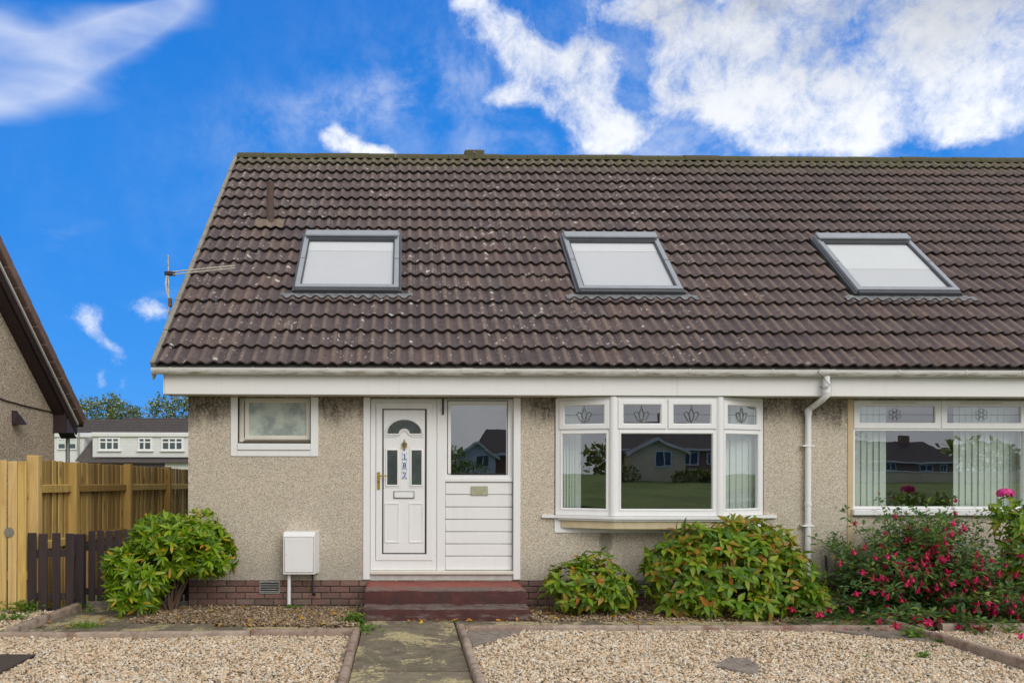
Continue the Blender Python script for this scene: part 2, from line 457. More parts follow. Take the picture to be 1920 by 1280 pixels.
def slab_mat():
    m, t, b = material('mossy_paving_slab')
    n1 = t.noise(t.pos, 6.0, 7.0, 0.7)
    base = t.mix(t.rnd, (0.125, 0.102, 0.072), (0.185, 0.150, 0.104))
    c = t.mix(0.85, base, t.ramp(n1, [(0.3, 0.25), (0.5, 0.5), (0.75, 0.75)]), 'OVERLAY')
    g = t.noise(t.pos, 2.3, 6.0, 0.7)
    c = t.mix(t.map(g, 0.48, 0.68, 0.0, 0.55), c, (0.085, 0.085, 0.040))
    # sulphur-coloured lichen crust with ragged edges
    ln = t.noise(t.n('ShaderNodeMapping', {'Vector': t.pos, 'Scale': (1.0, 0.75, 1.0), 'Location': (0.45, 0.2, 0.0)}).outputs[0], 1.9, 8.0, 0.72, 0.4)
    fine_ = t.noise(t.pos, 42.0, 4.0, 0.65)
    ly = t.map(t.math('ADD', ln, t.math('MULTIPLY', fine_, 0.30)), 0.665, 0.725)
    c = t.mix(t.math('MULTIPLY', ly, t.map(fine_, 0.30, 0.55, 0.35, 0.95)), c, t.ramp(fine_, [(0.3, (0.25, 0.205, 0.095)), (0.7, (0.56, 0.48, 0.27))]))
    v = t.n('ShaderNodeTexVoronoi', {'Vector': t.pos, 'Scale': 22.0})
    vr = t.n('ShaderNodeSeparateColor', {0: v.outputs['Color']}).outputs[0]
    sp = t.math('LESS_THAN', v.outputs['Distance'], t.map(vr, 0.82, 1.0, 0.0, 0.25, False))
    c = t.mix(t.math('MULTIPLY', sp, 0.8), c, (0.42, 0.40, 0.32))
    setb(t, b, col=c, rough=0.95, normal=bump(t, t.math('ADD', n1, t.math('MULTIPLY', fine_, 0.4)), 0.008, 0.8))
    return m


M['slab'] = slab_mat()
M['old_stone'] = plain('weathered_grey_stone', (0.285, 0.235, 0.195), 0.95, 0.20, 22, bumpd=0.010)
M['brown_plate'] = plain('rust_brown_plate', (0.075, 0.055, 0.045), 0.9, 0.14, 40, bumpd=0.004)


def attr_rnd(t):
    a = t.n('ShaderNodeAttribute', attribute_name='rnd').outputs['Fac']
    return t.math('FRACT', t.math('ADD', a, t.rnd))


def gravel_mat(name, stops, dirt):
    m, t, b = material(name)
    r = t.n('ShaderNodeAttribute', attribute_name='rnd').outputs['Fac']
    c = t.ramp(r, stops)
    n1 = t.noise(t.pos, 90.0, 4.0, 0.7)
    c = t.mix(0.5, c, t.ramp(n1, [(0.3, 0.35), (0.7, 0.65)]), 'OVERLAY')
    n2 = t.noise(t.pos, 1.3, 5.0, 0.6)
    c = t.mix(t.map(n2, 0.45, 0.75, 0.0, dirt), c, (0.16, 0.125, 0.08))
    c = t.vmath('MULTIPLY', c, (0.95, 0.895, 0.80))
    setb(t, b, col=c, rough=0.75)
    return m


M['gravel'] = gravel_mat('cream_pebbles', [(0.0, (0.28, 0.24, 0.20)), (0.10, (0.20, 0.155, 0.11)), (0.20, (0.50, 0.36, 0.22)), (0.36, (0.66, 0.53, 0.38)), (0.52, (0.76, 0.68, 0.55)), (0.66, (0.62, 0.44, 0.33)), (0.78, (0.78, 0.74, 0.67)), (0.90, (0.48, 0.46, 0.43)), (1.0, (0.86, 0.84, 0.79))], 0.22)
M['gravel_dirty'] = gravel_mat('soiled_pebbles', [(0.0, (0.10, 0.075, 0.05)), (0.25, (0.18, 0.125, 0.08)), (0.45, (0.33, 0.24, 0.15)), (0.65, (0.46, 0.36, 0.25)), (0.82, (0.24, 0.15, 0.10)), (1.0, (0.58, 0.52, 0.43))], 0.6)


def wood_mat(name, c1, c2, c3, knot):
    m, t, b = material(name)
    off = t.n('ShaderNodeCombineXYZ', {0: t.math('MULTIPLY', t.rnd, 37.0), 1: t.math('MULTIPLY', t.rnd, 11.0), 2: t.math('MULTIPLY', t.rnd, 5.0)}).outputs[0]
    p = t.vmath('ADD', t.pos, off)
    v = t.n('ShaderNodeMapping', {'Vector': p, 'Scale': (22.0, 22.0, 1.3)}).outputs[0]
    g = t.noise(v, 1.0, 6.0, 0.6, 1.2)
    base = t.mix(t.rnd, c1, c2)
    c = t.mix(0.75, base, t.ramp(g, [(0.3, 0.33), (0.5, 0.5), (0.7, 0.66)]), 'OVERLAY')
    kv = t.n('ShaderNodeTexVoronoi', {'Vector': t.n('ShaderNodeMapping', {'Vector': p, 'Scale': (6.0, 6.0, 1.7)}).outputs[0], 'Scale': 1.0})
    c = t.mix(t.math('MULTIPLY', t.map(kv.outputs['Distance'], 0.20, 0.06), knot), c, c3)
    big = t.noise(p, 1.2, 5.0, 0.65)
    c = t.mix(t.map(big, 0.5, 0.75, 0.0, 0.5), c, c3)
    setb(t, b, col=c, rough=0.8, normal=bump(t, g, 0.003, 0.7))
    return m


M['wood_new'] = wood_mat('new_treated_timber', (0.64, 0.44, 0.135), (0.36, 0.215, 0.052), (0.21, 0.110, 0.024), 0.8)
M['wood_board'] = wood_mat('weathering_fence_board', (0.60, 0.415, 0.14), (0.23, 0.135, 0.040), (0.16, 0.085, 0.022), 0.8)
M['wood_light'] = wood_mat('pale_new_timber', (0.70, 0.50, 0.215), (0.62, 0.42, 0.155), (0.30, 0.16, 0.05), 0.9)
M['wood_dark'] = wood_mat('dark_brown_stained_timber', (0.036, 0.024, 0.025), (0.050, 0.034, 0.034), (0.022, 0.015, 0.016), 0.4)


def leaf_mat(name, stops, rough=0.4, trans=0.45, blush=None, glow=(0.20, 0.30, 0.02)):
    m, t, b = material(name)
    r = attr_rnd(t)
    c = t.ramp(r, stops)
    n1 = t.noise(t.pos, 26.0, 4.0, 0.6)
    c = t.mix(0.6, c, t.ramp(n1, [(0.3, 0.38), (0.7, 0.63)]), 'OVERLAY')
    if blush:                                             # autumn red creeping over parts of the bush
        bz = t.math('MULTIPLY', t.map(t.noise(t.pos, 2.6, 3.0), 0.42, 0.60), t.map(t.noise(t.pos, 17.0, 3.0, 0.6), 0.50, 0.62))
        c = t.mix(t.math('MULTIPLY', bz, 0.75), c, blush)
    setb(t, b, col=c, rough=rough)
    tr = t.n('ShaderNodeBsdfTranslucent', {'Color': t.mix(0.5, c, glow, 'MIX')})
    ms = t.n('ShaderNodeMixShader', {0: trans, 1: b.outputs[0], 2: tr.outputs[0]})
    out = [n for n in t.nt.nodes if n.type == 'OUTPUT_MATERIAL'][0]
    t.nt.links.new(ms.outputs[0], out.inputs[0])
    return m


M['rhodo'] = leaf_mat('rhododendron_leaf', [(0.0, (0.073, 0.177, 0.01)), (0.25, (0.146, 0.299, 0.012)), (0.55, (0.244, 0.409, 0.015)), (0.82, (0.366, 0.5, 0.02)), (0.925, (0.39, 0.439, 0.037)), (0.955, (0.634, 0.488, 0.037)), (1.0, (0.756, 0.329, 0.024))], 0.35)
M['hydra'] = leaf_mat('hydrangea_leaf', [(0.0, (0.062, 0.163, 0.01)), (0.3, (0.131, 0.275, 0.013)), (0.6, (0.206, 0.356, 0.015)), (0.9, (0.325, 0.425, 0.02)), (0.95, (0.375, 0.3, 0.025)), (0.985, (0.45, 0.188, 0.031)), (1.0, (0.688, 0.25, 0.037))], 0.45, 0.45, (0.62, 0.19, 0.03))
M['hydra_light'] = leaf_mat('pale_hydrangea_leaf', [(0.0, (0.09, 0.20, 0.012)), (0.5, (0.17, 0.30, 0.015)), (0.85, (0.27, 0.36, 0.02)), (0.93, (0.38, 0.22, 0.04)), (1.0, (0.45, 0.12, 0.04))], 0.45)
M['fuchsia_leaf'] = leaf_mat('fuchsia_leaf', [(0.0, (0.045, 0.119, 0.045)), (0.45, (0.088, 0.2, 0.065)), (0.8, (0.15, 0.275, 0.062)), (0.94, (0.275, 0.375, 0.062)), (1.0, (0.275, 0.163, 0.05))], 0.5)
M['weed'] = leaf_mat('weed_leaf', [(0.0, (0.06, 0.15, 0.012)), (0.6, (0.12, 0.26, 0.018)), (1.0, (0.22, 0.34, 0.03))], 0.5)
M['treeleaf'] = leaf_mat('tree_leaf', [(0.0, (0.046, 0.085, 0.018)), (0.4, (0.104, 0.147, 0.03)), (0.65, (0.195, 0.202, 0.042)), (0.82, (0.286, 0.232, 0.072)), (0.86, (0.598, 0.698, 0.396)), (1.0, (0.85, 0.85, 0.744))], 0.5)
M['fallen'] = leaf_mat('fallen_leaf', [(0.0, (0.30, 0.13, 0.02)), (0.35, (0.50, 0.24, 0.02)), (0.7, (0.62, 0.38, 0.03)), (1.0, (0.26, 0.12, 0.05))], 0.6, 0.15, None, (0.5, 0.25, 0.03))
M['petal'] = leaf_mat('crimson_petal', [(0.0, (0.42, 0.008, 0.055)), (0.5, (0.60, 0.012, 0.095)), (1.0, (0.70, 0.03, 0.16))], 0.45, 0.25, None, (0.5, 0.01, 0.06))
M['pink'] = leaf_mat('pink_floret', [(0.0, (0.62, 0.02, 0.22)), (0.6, (0.80, 0.04, 0.30)), (1.0, (0.85, 0.14, 0.42))], 0.5, 0.25, None, (0.8, 0.05, 0.3))
def lawn_mat():
    m, t, b = material('lawn_grass')
    a = t.noise(t.pos, 0.35, 6.0, 0.65)
    d = t.noise(t.pos, 3.0, 5.0, 0.7)
    c = t.ramp(a, [(0.3, (0.075, 0.11, 0.025)), (0.5, (0.13, 0.19, 0.032)), (0.7, (0.19, 0.23, 0.05))])
    c = t.mix(0.7, c, t.ramp(d, [(0.3, 0.3), (0.7, 0.7)]), 'OVERLAY')
    setb(t, b, col=c, rough=1.0, normal=bump(t, d, 0.04))
    return m


M['lawn'] = lawn_mat()


def glass_mat(name, tint, ior):
    m, t, b = material(name)
    fc = t.n('ShaderNodeLayerWeight', {'Blend': 0.5}).outputs['Facing']
    f0 = ((ior - 1) / (ior + 1)) ** 2
    fr = t.math('ADD', f0, t.math('MULTIPLY', t.math('POWER', fc, 5.0), 1 - f0))
    tr = t.n('ShaderNodeBsdfTransparent', {'Color': (*tint, 1)})
    wob = bump(t, t.noise(t.pos, 1.7, 2.0, 0.5), 0.004, 0.18)
    gl = t.n('ShaderNodeBsdfGlossy', {'Color': (0.95, 0.97, 1.0, 1), 'Roughness': 0.0, 'Normal': wob})
    ms = t.n('ShaderNodeMixShader', {0: fr, 1: tr.outputs[0], 2: gl.outputs[0]})
    out = [n for n in t.nt.nodes if n.type == 'OUTPUT_MATERIAL'][0]
    t.nt.links.new(ms.outputs[0], out.inputs[0])
    return m


M['glass'] = glass_mat('double_glazing', (0.95, 0.98, 0.96), 2.95)
M['roof_glass'] = glass_mat('roof_glazing', (0.93, 0.94, 0.95), 1.45)


def obscure_mat(name, c1, c2, scale):
    m, t, b = material(name)
    v = t.n('ShaderNodeMapping', {'Vector': t.pos, 'Scale': (1.0, 1.0, 2.6)}).outputs[0]
    n1 = t.noise(v, scale, 5.0, 0.6, 0.5)
    big = t.noise(t.pos, 5.0, 3.0)
    c = t.mix(t.map(big, 0.35, 0.65), c1, c2)
    c = t.mix(0.6, c, t.ramp(n1, [(0.3, 0.38), (0.7, 0.62)]), 'OVERLAY')
    setb(t, b, col=c, rough=0.12, ior=1.6, normal=bump(t, n1, 0.004, 0.6))
    return m


M['obscure'] = obscure_mat('patterned_obscure_glass', (0.27, 0.32, 0.30), (0.50, 0.55, 0.48), 34.0)
M['door_glass'] = obscure_mat('dark_patterned_glass', (0.035, 0.045, 0.045), (0.06, 0.075, 0.07), 26.0)

# ------------------------------------------------------------------ mesh helpers
WL = {}                                                    # world location of every parent used


class MB:
    """collects shapes and links them as ONE mesh object; T is a 4x4 placed before every added shape"""
    def __init__(s, T=None):
        s.v, s.f, s.T = [], [], T

    def add(s, vs, fs):
        o = len(s.v)
        if s.T is not None:
            vs = [s.T @ Vector(p) for p in vs]
        s.v.extend([tuple(p) for p in vs])
        s.f.extend([tuple(i + o for i in f) for f in fs])
        return s

    def box(s, x0, x1, y0, y1, z0, z1, c=0.004):
        x0, x1 = min(x0, x1), max(x0, x1); y0, y1 = min(y0, y1), max(y0, y1); z0, z1 = min(z0, z1), max(z0, z1)
        c = min(c, (x1 - x0) * 0.3, (y1 - y0) * 0.3, (z1 - z0) * 0.3)
        if c <= 0.0003:
            vs = [(x, y, z) for x in (x0, x1) for y in (y0, y1) for z in (z0, z1)]
            return s.add(vs, [(0, 1, 3, 2), (4, 6, 7, 5), (0, 4, 5, 1), (2, 3, 7, 6), (0, 2, 6, 4), (1, 5, 7, 3)])
        vs, idx = [], {}
        X, Yv, Zv = (x0, x1), (y0, y1), (z0, z1)
        for i in (0, 1):
            for j in (0, 1):
                for k in (0, 1):
                    sx, sy, sz = (1 if i == 0 else -1), (1 if j == 0 else -1), (1 if k == 0 else -1)
                    p = (X[i], Yv[j], Zv[k])
                    for a in range(3):
                        q = [p[0] + sx * c, p[1] + sy * c, p[2] + sz * c]
                        q[a] = p[a]
                        idx[(i, j, k, a)] = len(vs)
                        vs.append(tuple(q))
        fs = []
        for i in (0, 1):
            q = [idx[(i, 0, 0, 0)], idx[(i, 1, 0, 0)], idx[(i, 1, 1, 0)], idx[(i, 0, 1, 0)]]
            fs.append(tuple(q if i else q[::-1]))
            q = [idx[(0, i, 0, 1)], idx[(1, i, 0, 1)], idx[(1, i, 1, 1)], idx[(0, i, 1, 1)]]
            fs.append(tuple(q[::-1] if i else q))
            q = [idx[(0, 0, i, 2)], idx[(1, 0, i, 2)], idx[(1, 1, i, 2)], idx[(0, 1, i, 2)]]
            fs.append(tuple(q if i else q[::-1]))
        for a in (0, 1):
            for b_ in (0, 1):
                fs.append((idx[(0, a, b_, 1)], idx[(1, a, b_, 1)], idx[(1, a, b_, 2)], idx[(0, a, b_, 2)]))
                fs.append((idx[(a, 0, b_, 0)], idx[(a, 1, b_, 0)], idx[(a, 1, b_, 2)], idx[(a, 0, b_, 2)]))
                fs.append((idx[(a, b_, 0, 0)], idx[(a, b_, 1, 0)], idx[(a, b_, 1, 1)], idx[(a, b_, 0, 1)]))
        for i in (0, 1):
            for j in (0, 1):
                for k in (0, 1):
                    fs.append(tuple(idx[(i, j, k, a)] for a in range(3)))
        return s.add(vs, fs)

    def ring(s, x0, x1, z0, z1, prof):
        """mitred frame in the XZ plane facing -Y; prof = [(inset, y), ...] from outer back to inner back"""
        vs, fs = [], []
        for ins, y in prof:
            vs += [(x0 + ins, y, z0 + ins), (x1 - ins, y, z0 + ins), (x1 - ins, y, z1 - ins), (x0 + ins, y, z1 - ins)]
        for k in range(len(prof) - 1):
            for i in range(4):
                j = (i + 1) % 4
                fs.append((4 * k + i, 4 * k + j, 4 * k + 4 + j, 4 * k + 4 + i))
        return s.add(vs, fs)

    def frame(s, x0, x1, z0, z1, w, y, d, c=0.004, step=0.0):
        p = [(0, y + d), (0, y + c), (c, y), (w - c, y), (w, y + c)]
        if step:
            p += [(w + step, y + c + step), (w + step, y + d)]
        else:
            p += [(w, y + d)]
        return s.ring(x0, x1, z0, z1, p)

    def quad(s, a, b, c, d):
        return s.add([a, b, c, d], [(0, 1, 2, 3)])

    def tube(s, path, r, n=8, cap=True):
        rr = r if isinstance(r, (list, tuple)) else [r] * len(path)
        P = [Vector(p) for p in path]
        vs, fs = [], []
        up = None
        for i, p in enumerate(P):
            d = (P[min(i + 1, len(P) - 1)] - P[max(i - 1, 0)]).normalized()
            if up is None:
                up = Vector((0, 0, 1)) if abs(d.z) < 0.9 else Vector((1, 0, 0))
            a = (up - d * up.dot(d)).normalized()
            up = a
            b = d.cross(a)
            for k in range(n):
                t = 2 * math.pi * k / n
                vs.append(p + (a * math.cos(t) + b * math.sin(t)) * rr[i])
        for i in range(len(P) - 1):
            for k in range(n):
                fs.append((i * n + k, i * n + (k + 1) % n, (i + 1) * n + (k + 1) % n, (i + 1) * n + k))
        if cap:
            fs.append(tuple(range(n))[::-1])
            fs.append(tuple((len(P) - 1) * n + k for k in range(n)))
        return s.add(vs, fs)

    def prism(s, pts, y0, y1):
        """polygon given in XZ, extruded from y0 (front) to y1"""
        n = len(pts)
        vs = [(x, y0, z) for x, z in pts] + [(x, y1, z) for x, z in pts]
        fs = [tuple(range(n)), tuple(range(2 * n - 1, n - 1, -1))]
        fs += [(i, n + i, n + (i + 1) % n, (i + 1) % n) for i in range(n)]
        return s.add(vs, fs)

    def slab(s, pts, z0, z1):
        """polygon given in XY, from z0 up to z1"""
        n = len(pts)
        vs = [(x, y, z0) for x, y in pts] + [(x, y, z1) for x, y in pts]
        fs = [tuple(range(n))[::-1], tuple(range(n, 2 * n))]
        fs += [(i, (i + 1) % n, n + (i + 1) % n, n + i) for i in range(n)]
        return s.add(vs, fs)

    def mesh(s, name, m, smooth=None, off=(0, 0, 0), flip=True):
        me = bpy.data.meshes.new(name)
        ox, oy, oz = off
        me.from_pydata([(x - ox, y - oy, z - oz) for x, y, z in s.v], [], s.f)
        if flip:
            bm = bmesh.new()
            bm.from_mesh(me)
            bmesh.ops.recalc_face_normals(bm, faces=bm.faces)
            bm.to_mesh(me)
            bm.free()
        if smooth:
            me.polygons.foreach_set('use_smooth', [True] * len(me.polygons))
            me.set_sharp_from_angle(angle=R(smooth))
        me.materials.append(m)
        return me

    def build(s, name, m, parent=None, smooth=None, flip=True):
        off = WL[parent.name] if parent is not None else Vector((0, 0, 0))
        me = s.mesh(name, m, smooth, off, flip)
        o = bpy.data.objects.new(name, me)
        COL.objects.link(o)
        if parent is not None:
            o.parent = parent
        WL[o.name] = Vector(off)
        return o


def tag(o, label=None, cat=None, group=None, kind=None):
    if label: o['label'] = label
    if cat: o['category'] = cat
    if group: o['group'] = group
    if kind: o['kind'] = kind
    return o


def thing(name, loc, label, cat, group=None, parent=None):
    o = bpy.data.objects.new(name, None)
    o.empty_display_size = 0.2
    COL.objects.link(o)
    o.location = loc
    WL[o.name] = Vector(loc)
    return tag(o, label, cat, group)


def part_empty(name, parent):
    o = bpy.data.objects.new(name, None)
    COL.objects.link(o)
    o.parent = parent
    WL[o.name] = Vector(WL[parent.name])
    return o


def place(name, me, parent, loc, rot=(0, 0, 0), scale=None):
    """one more object of a shared mesh, at a world location under its parent"""
    o = bpy.data.objects.new(name, me)
    COL.objects.link(o)
    if parent is not None:
        o.parent = parent
        o.location = Vector(loc) - WL[parent.name]
    else:
        o.location = loc
    o.rotation_euler = rot
    if scale is not None:
        o.scale = scale
    return o


def structure(o, label, cat=None):
    return tag(o, label, cat, None, 'structure')


def fast_mesh(name, V, F, m, rnd=None, smooth=False):
    """numpy verts (n,3) and triangles (m,3) -> mesh, with one random number per vertex"""
    me = bpy.data.meshes.new(name)
    me.vertices.add(len(V))
    me.vertices.foreach_set('co', np.asarray(V, np.float32).ravel())
    me.loops.add(F.size)
    me.polygons.add(len(F))
    me.loops.foreach_set('vertex_index', np.asarray(F, np.int32).ravel())
    me.polygons.foreach_set('loop_start', np.arange(0, F.size, F.shape[1], dtype=np.int32))
    me.polygons.foreach_set('loop_total', np.full(len(F), F.shape[1], np.int32))
    if smooth:
        me.polygons.foreach_set('use_smooth', np.ones(len(F), bool))
    if rnd is not None:
        a = me.attributes.new('rnd', 'FLOAT', 'POINT')
        a.data.foreach_set('value', np.asarray(rnd, np.float32))
    me.update(calc_edges=True)
    me.materials.append(m)
    return me


# ================================================================== SETTING: ground
WALL = 9.65
gm = MB()
gm.quad((-250, -250, -0.10), (250, -250, -0.10), (250, 400, -0.10), (-250, 400, -0.10))
structure(gm.build('ground', M['lawn']), 'rough grass ground lying under gardens, houses and street')
# lawn across the road, rising to the houses that the windows mirror
lm = MB()
lm.quad((-120, -12, 0.0), (120, -12, 0.0), (120, -34, 0.85), (-120, -34, 0.85))
lm.quad((-120, -34, 0.85), (120, -34, 0.85), (120, -120, 0.9), (-120, -120, 0.9))
structure(lm.build('lawn', M['lawn']), 'grass bank across the road mirrored in the window panes')
structure(MB().box(-120, 120, -10.5, -4.0, -0.095, -0.075, 0).build('road', M['asphalt']), 'asphalt road along the front gardens')
structure(MB().box(-120, 120, -4.0, -2.2, -0.095, 0.0, 0).build('pavement', M['pavement']), 'concrete pavement beside the road')

# garden paths of single slabs
pathm = part_root = thing('path', (0.07, 7.0, 0), 'mossy slab path leading straight to the red steps', 'path')
tag(pathm, kind='structure')


def slab_obj(parent, x0, x1, y0, y1, top, jit=0.004):
    b = MB()
    b.box(x0 + 0.004, x1 - 0.004, y0 + 0.014, y1 - 0.014, -0.05, top + random.uniform(-jit, jit), 0.008)
    return b.build('paving_slab', M['slab'], parent)


ys = [8.74, 8.04, 7.31, 6.57, 5.84, 5.10, 4.36, 3.62, 2.9]
for i in range(len(ys) - 1):
    slab_obj(pathm, -0.425, 0.545, ys[i + 1], ys[i], 0.015)
cross = thing('path', (2.5, 8.5, 0), 'narrow strip of mossy slabs between the right front kerb and the bed', 'path')
tag(cross, kind='structure')
x = 0.55
while x < 5.05:
    w = min(0.9, 5.06 - x)
    slab_obj(cross, x, x + w, 8.30, 8.70 + random.uniform(-0.02, 0.02), 0.020, 0.006)
    x += w
crossl = thing('path', (-2.2, 8.4, 0), 'dark mossy slab strip behind the left front kerb', 'path')
tag(crossl, kind='structure')
x = -3.78
k = 0
while x < -0.45:
    w = min(0.9, -0.43 - x)
    slab_obj(crossl, x, x + w, 8.04, (8.42 if x > -2.0 else (8.60 if x > -3.0 else 9.1)) + random.uniform(-0.02, 0.02), 0.014, 0.006)
    x += w
for y0, y1 in ((9.11, 9.72), (9.73, 10.6), (10.61, 11.5), (11.51, 12.4), (12.41, 13.3)):
    slab_obj(crossl, -3.78, -2.62, y0, y1, -0.01, 0.006)

# kerbs
kerb_group = 'concrete kerb edgings of the gravel beds'


def kerb(label, p0, p1, w, z, seg, roundtop=True):
    a, b_ = Vector((*p0, 0)), Vector((*p1, 0))
    L = (b_ - a).length
    ang = math.atan2(b_.y - a.y, b_.x - a.x)
    root = thing('kerb', tuple(a), label, 'kerb', kerb_group)
    tag(root, kind='structure')
    n = max(1, round(L / seg))
    for i in range(n):
        T = Matrix.Translation(a) @ Matrix.Rotation(ang + random.uniform(-.004, .004), 4, 'Z') @ Matrix.Translation((L * i / n, random.uniform(-.004, .004), 0))
        m = MB(T)
        l0, l1 = 0.002, L / n - 0.002
        zt = z + random.uniform(-0.004, 0.004)
        c = min(0.022, w * 0.33) if roundtop else 0.008
        prof = [(-w / 2, -0.08), (-w / 2, zt - c), (-w / 2 + c * 0.3, zt - c * 0.3), (-w / 2 + c, zt), (w / 2 - c, zt), (w / 2 - c * 0.3, zt - c * 0.3), (w / 2, zt - c), (w / 2, -0.08)]
        k = len(prof)
        ns = 7
        vs, fs = [], []
        for q in range(ns):
            u = l0 + (l1 - l0) * q / (ns - 1)
            dz = random.uniform(-.0025, .0025)
            dyy = random.uniform(-.002, .002)
            vs += [(u, y + dyy, zz + (dz if zz > 0 else 0)) for y, zz in prof]
        for q in range(ns - 1):
            fs += [(q * k + i2, q * k + i2 + 1, (q + 1) * k + i2 + 1, (q + 1) * k + i2) for i2 in range(k - 1)]
        fs += [tuple(range(k)), tuple((ns - 1) * k + i2 for i2 in range(k))[::-1]]
        m.add(vs, fs)
        m.build('kerb_stone', M['kerb'], root, 50)
    return root


kerb('long kerb along the back of the left gravel bed', (-6.5, 7.78), (-0.50, 8.03), 0.075, 0.062, 0.95)
kerb('kerb along the left side of the slab path', (-0.462, 8.06), (-0.462, 2.9), 0.07, 0.075, 0.95)
kerb('kerb along the right side of the slab path', (0.585, 8.27), (0.585, 2.9), 0.07, 0.075, 0.95)
kerb('long kerb along the back of the right gravel bed', (0.63, 8.245), (5.04, 8.245), 0.075, 0.06, 0.95)
kerb('straight kerb dividing the two front gardens beside the fuchsia', (5.08, 9.62), (5.27, 2.9), 0.08, 0.085, 0.95)
kerb('short kerb in front of the fuchsia in the next garden', (5.52, 8.27), (9.5, 8.16), 0.085, 0.075, 0.95)
kerb('dark kerb running back towards the picket fence', (-3.835, 7.95), (-3.80, 9.50), 0.09, 0.085, 0.8)
kerb('pale kerb behind the fuchsia under the next window', (5.9, 9.05), (9.5, 9.0), 0.07, 0.10, 0.95)

# ---- gravel: real pebbles joined into one object for each bed
ico_v = np.array([(0, 0, 1.0)] + [(0.894 * math.cos(2 * math.pi * i / 5), 0.894 * math.sin(2 * math.pi * i / 5), 0.447) for i in range(5)] + [(0.894 * math.cos(2 * math.pi * (i + .5) / 5), 0.894 * math.sin(2 * math.pi * (i + .5) / 5), -0.447) for i in range(5)])
ico_f = np.array([(0, 1 + i, 1 + (i + 1) % 5) for i in range(5)] + [(1 + i, 6 + i, 1 + (i + 1) % 5) for i in range(5)] + [(1 + (i + 1) % 5, 6 + i, 6 + (i + 1) % 5) for i in range(5)])


def in_poly(P, poly):
    x, y = P[:, 0], P[:, 1]
    ins = np.zeros(len(P), bool)
    n = len(poly)
    for i in range(n):
        x0, y0 = poly[i]; x1, y1 = poly[(i + 1) % n]
        c = ((y0 > y) != (y1 > y)) & (x < (x1 - x0) * (y - y0) / ((y1 - y0) or 1e-9) + x0)
        ins ^= c
    return ins


def gravel(name, label, poly, dens, size, m, z0=0.0, holes=(), seed=1, rough=0.004):
    g = np.random.default_rng(seed)
    a = np.array(poly)
    lo, hi = a.min(0), a.max(0)
    n = int(dens * (hi - lo).prod())
    P = lo + g.random((n, 2)) * (hi - lo)
    k = in_poly(P, poly)
    for h in holes:
        k &= ~in_poly(P, h)
    P = P[k]
    n = len(P)
    sz = size * np.exp(g.normal(0, 0.28, n)) * 0.5
    S = sz[:, None] * np.stack([g.uniform(0.85, 1.35, n), g.uniform(0.75, 1.1, n), g.uniform(0.5, 0.85, n)], 1)
    ang = g.random(n) * 2 * np.pi
    V = ico_v[None] * S[:, None, :] * (1 + g.normal(0, 0.10, (n, len(ico_v), 1)))
    tx, ty = g.normal(0, 0.30, n), g.normal(0, 0.30, n)
    Z = V[..., 2] + V[..., 0] * tx[:, None] + V[..., 1] * ty[:, None]
    c, s_ = np.cos(ang)[:, None], np.sin(ang)[:, None]
    X = V[..., 0] * c - V[..., 1] * s_
    Yv = V[..., 0] * s_ + V[..., 1] * c
    zc = z0 + g.normal(0, rough, n) + g.random(n) * size * 0.5
    zc += 0.012 * np.sin(P[:, 0] * 1.7 + P[:, 1] * 2.3) * np.sin(P[:, 0] * 0.9 - P[:, 1] * 1.4)
    V = np.stack([X + P[:, 0, None], Yv + P[:, 1, None], Z + zc[:, None]], 2).reshape(-1, 3)
    F = (ico_f[None] + (np.arange(n) * len(ico_v))[:, None, None]).reshape(-1, 3)
    me = fast_mesh(name, V, F, m, np.repeat(g.random(n), len(ico_v)), True)
    o = bpy.data.objects.new(name, me)
    COL.objects.link(o)
    return tag(o, label, 'gravel', None, 'stuff')


mat_hole = [(-4.4, 6.1), (-3.20, 6.1), (-3.20, 7.15), (-4.4, 7.15)]
tri1 = [(0.635, 8.19), (1.20, 8.19), (1.17, 8.06), (0.64, 7.42)]
tri2 = [(4.32, 8.19), (5.04, 8.19), (5.17, 7.50)]
gravel('gravel', 'cream and tan pebbles in the left front bed', [(-5.0, 7.81), (-0.51, 7.99), (-0.51, 5.85), (-3.9, 5.85)], 4300, 0.0208, M['gravel'], 0.0, [mat_hole], 11)
gravel('gravel', 'cream and tan pebbles in the large right front bed', [(0.63, 8.19), (5.05, 8.19), (5.13, 5.85), (0.63, 5.85)], 4300, 0.0208, M['gravel'], 0.0, [tri1, tri2], 12)
gravel('gravel', 'cream pebbles in the next garden beyond the dividing kerb', [(5.18, 8.20), (7.4, 8.10), (6.0, 5.85), (5.24, 5.85)], 4000, 0.0208, M['gravel'], 0.0, (), 13)
gravel('gravel', 'soiled brown pebbles under the wall left of the steps', [(-2.95, 8.64), (-1.95, 8.60), (-1.9, 8.44), (-0.48, 8.43), (-0.46, 9.62), (-2.95, 9.62)], 3300, 0.023, M['gravel_dirty'], 0.006, (), 14, 0.010)
gravel('gravel', 'soiled brown pebbles under the bay window bushes', [(1.42, 8.70), (5.03, 8.70), (5.05, 9.62), (1.42, 9.62)], 3000, 0.023, M['gravel_dirty'], 0.006, (), 15, 0.010)
gravel('gravel', 'small grey pebbles between the timber gate and dark kerb', [(-6.0, 7.95), (-3.89, 8.02), (-3.87, 9.36), (-6.0, 9.36)], 2600, 0.024, M['gravel'], -0.01, (), 16)
gravel('gravel', 'dark soiled pebbles around the fuchsia roots', [(5.16, 8.34), (9.0, 8.26), (9.0, 9.62), (5.13, 9.62)], 1500, 0.024, M['gravel_dirty'], 0.0, (), 17, 0.010)
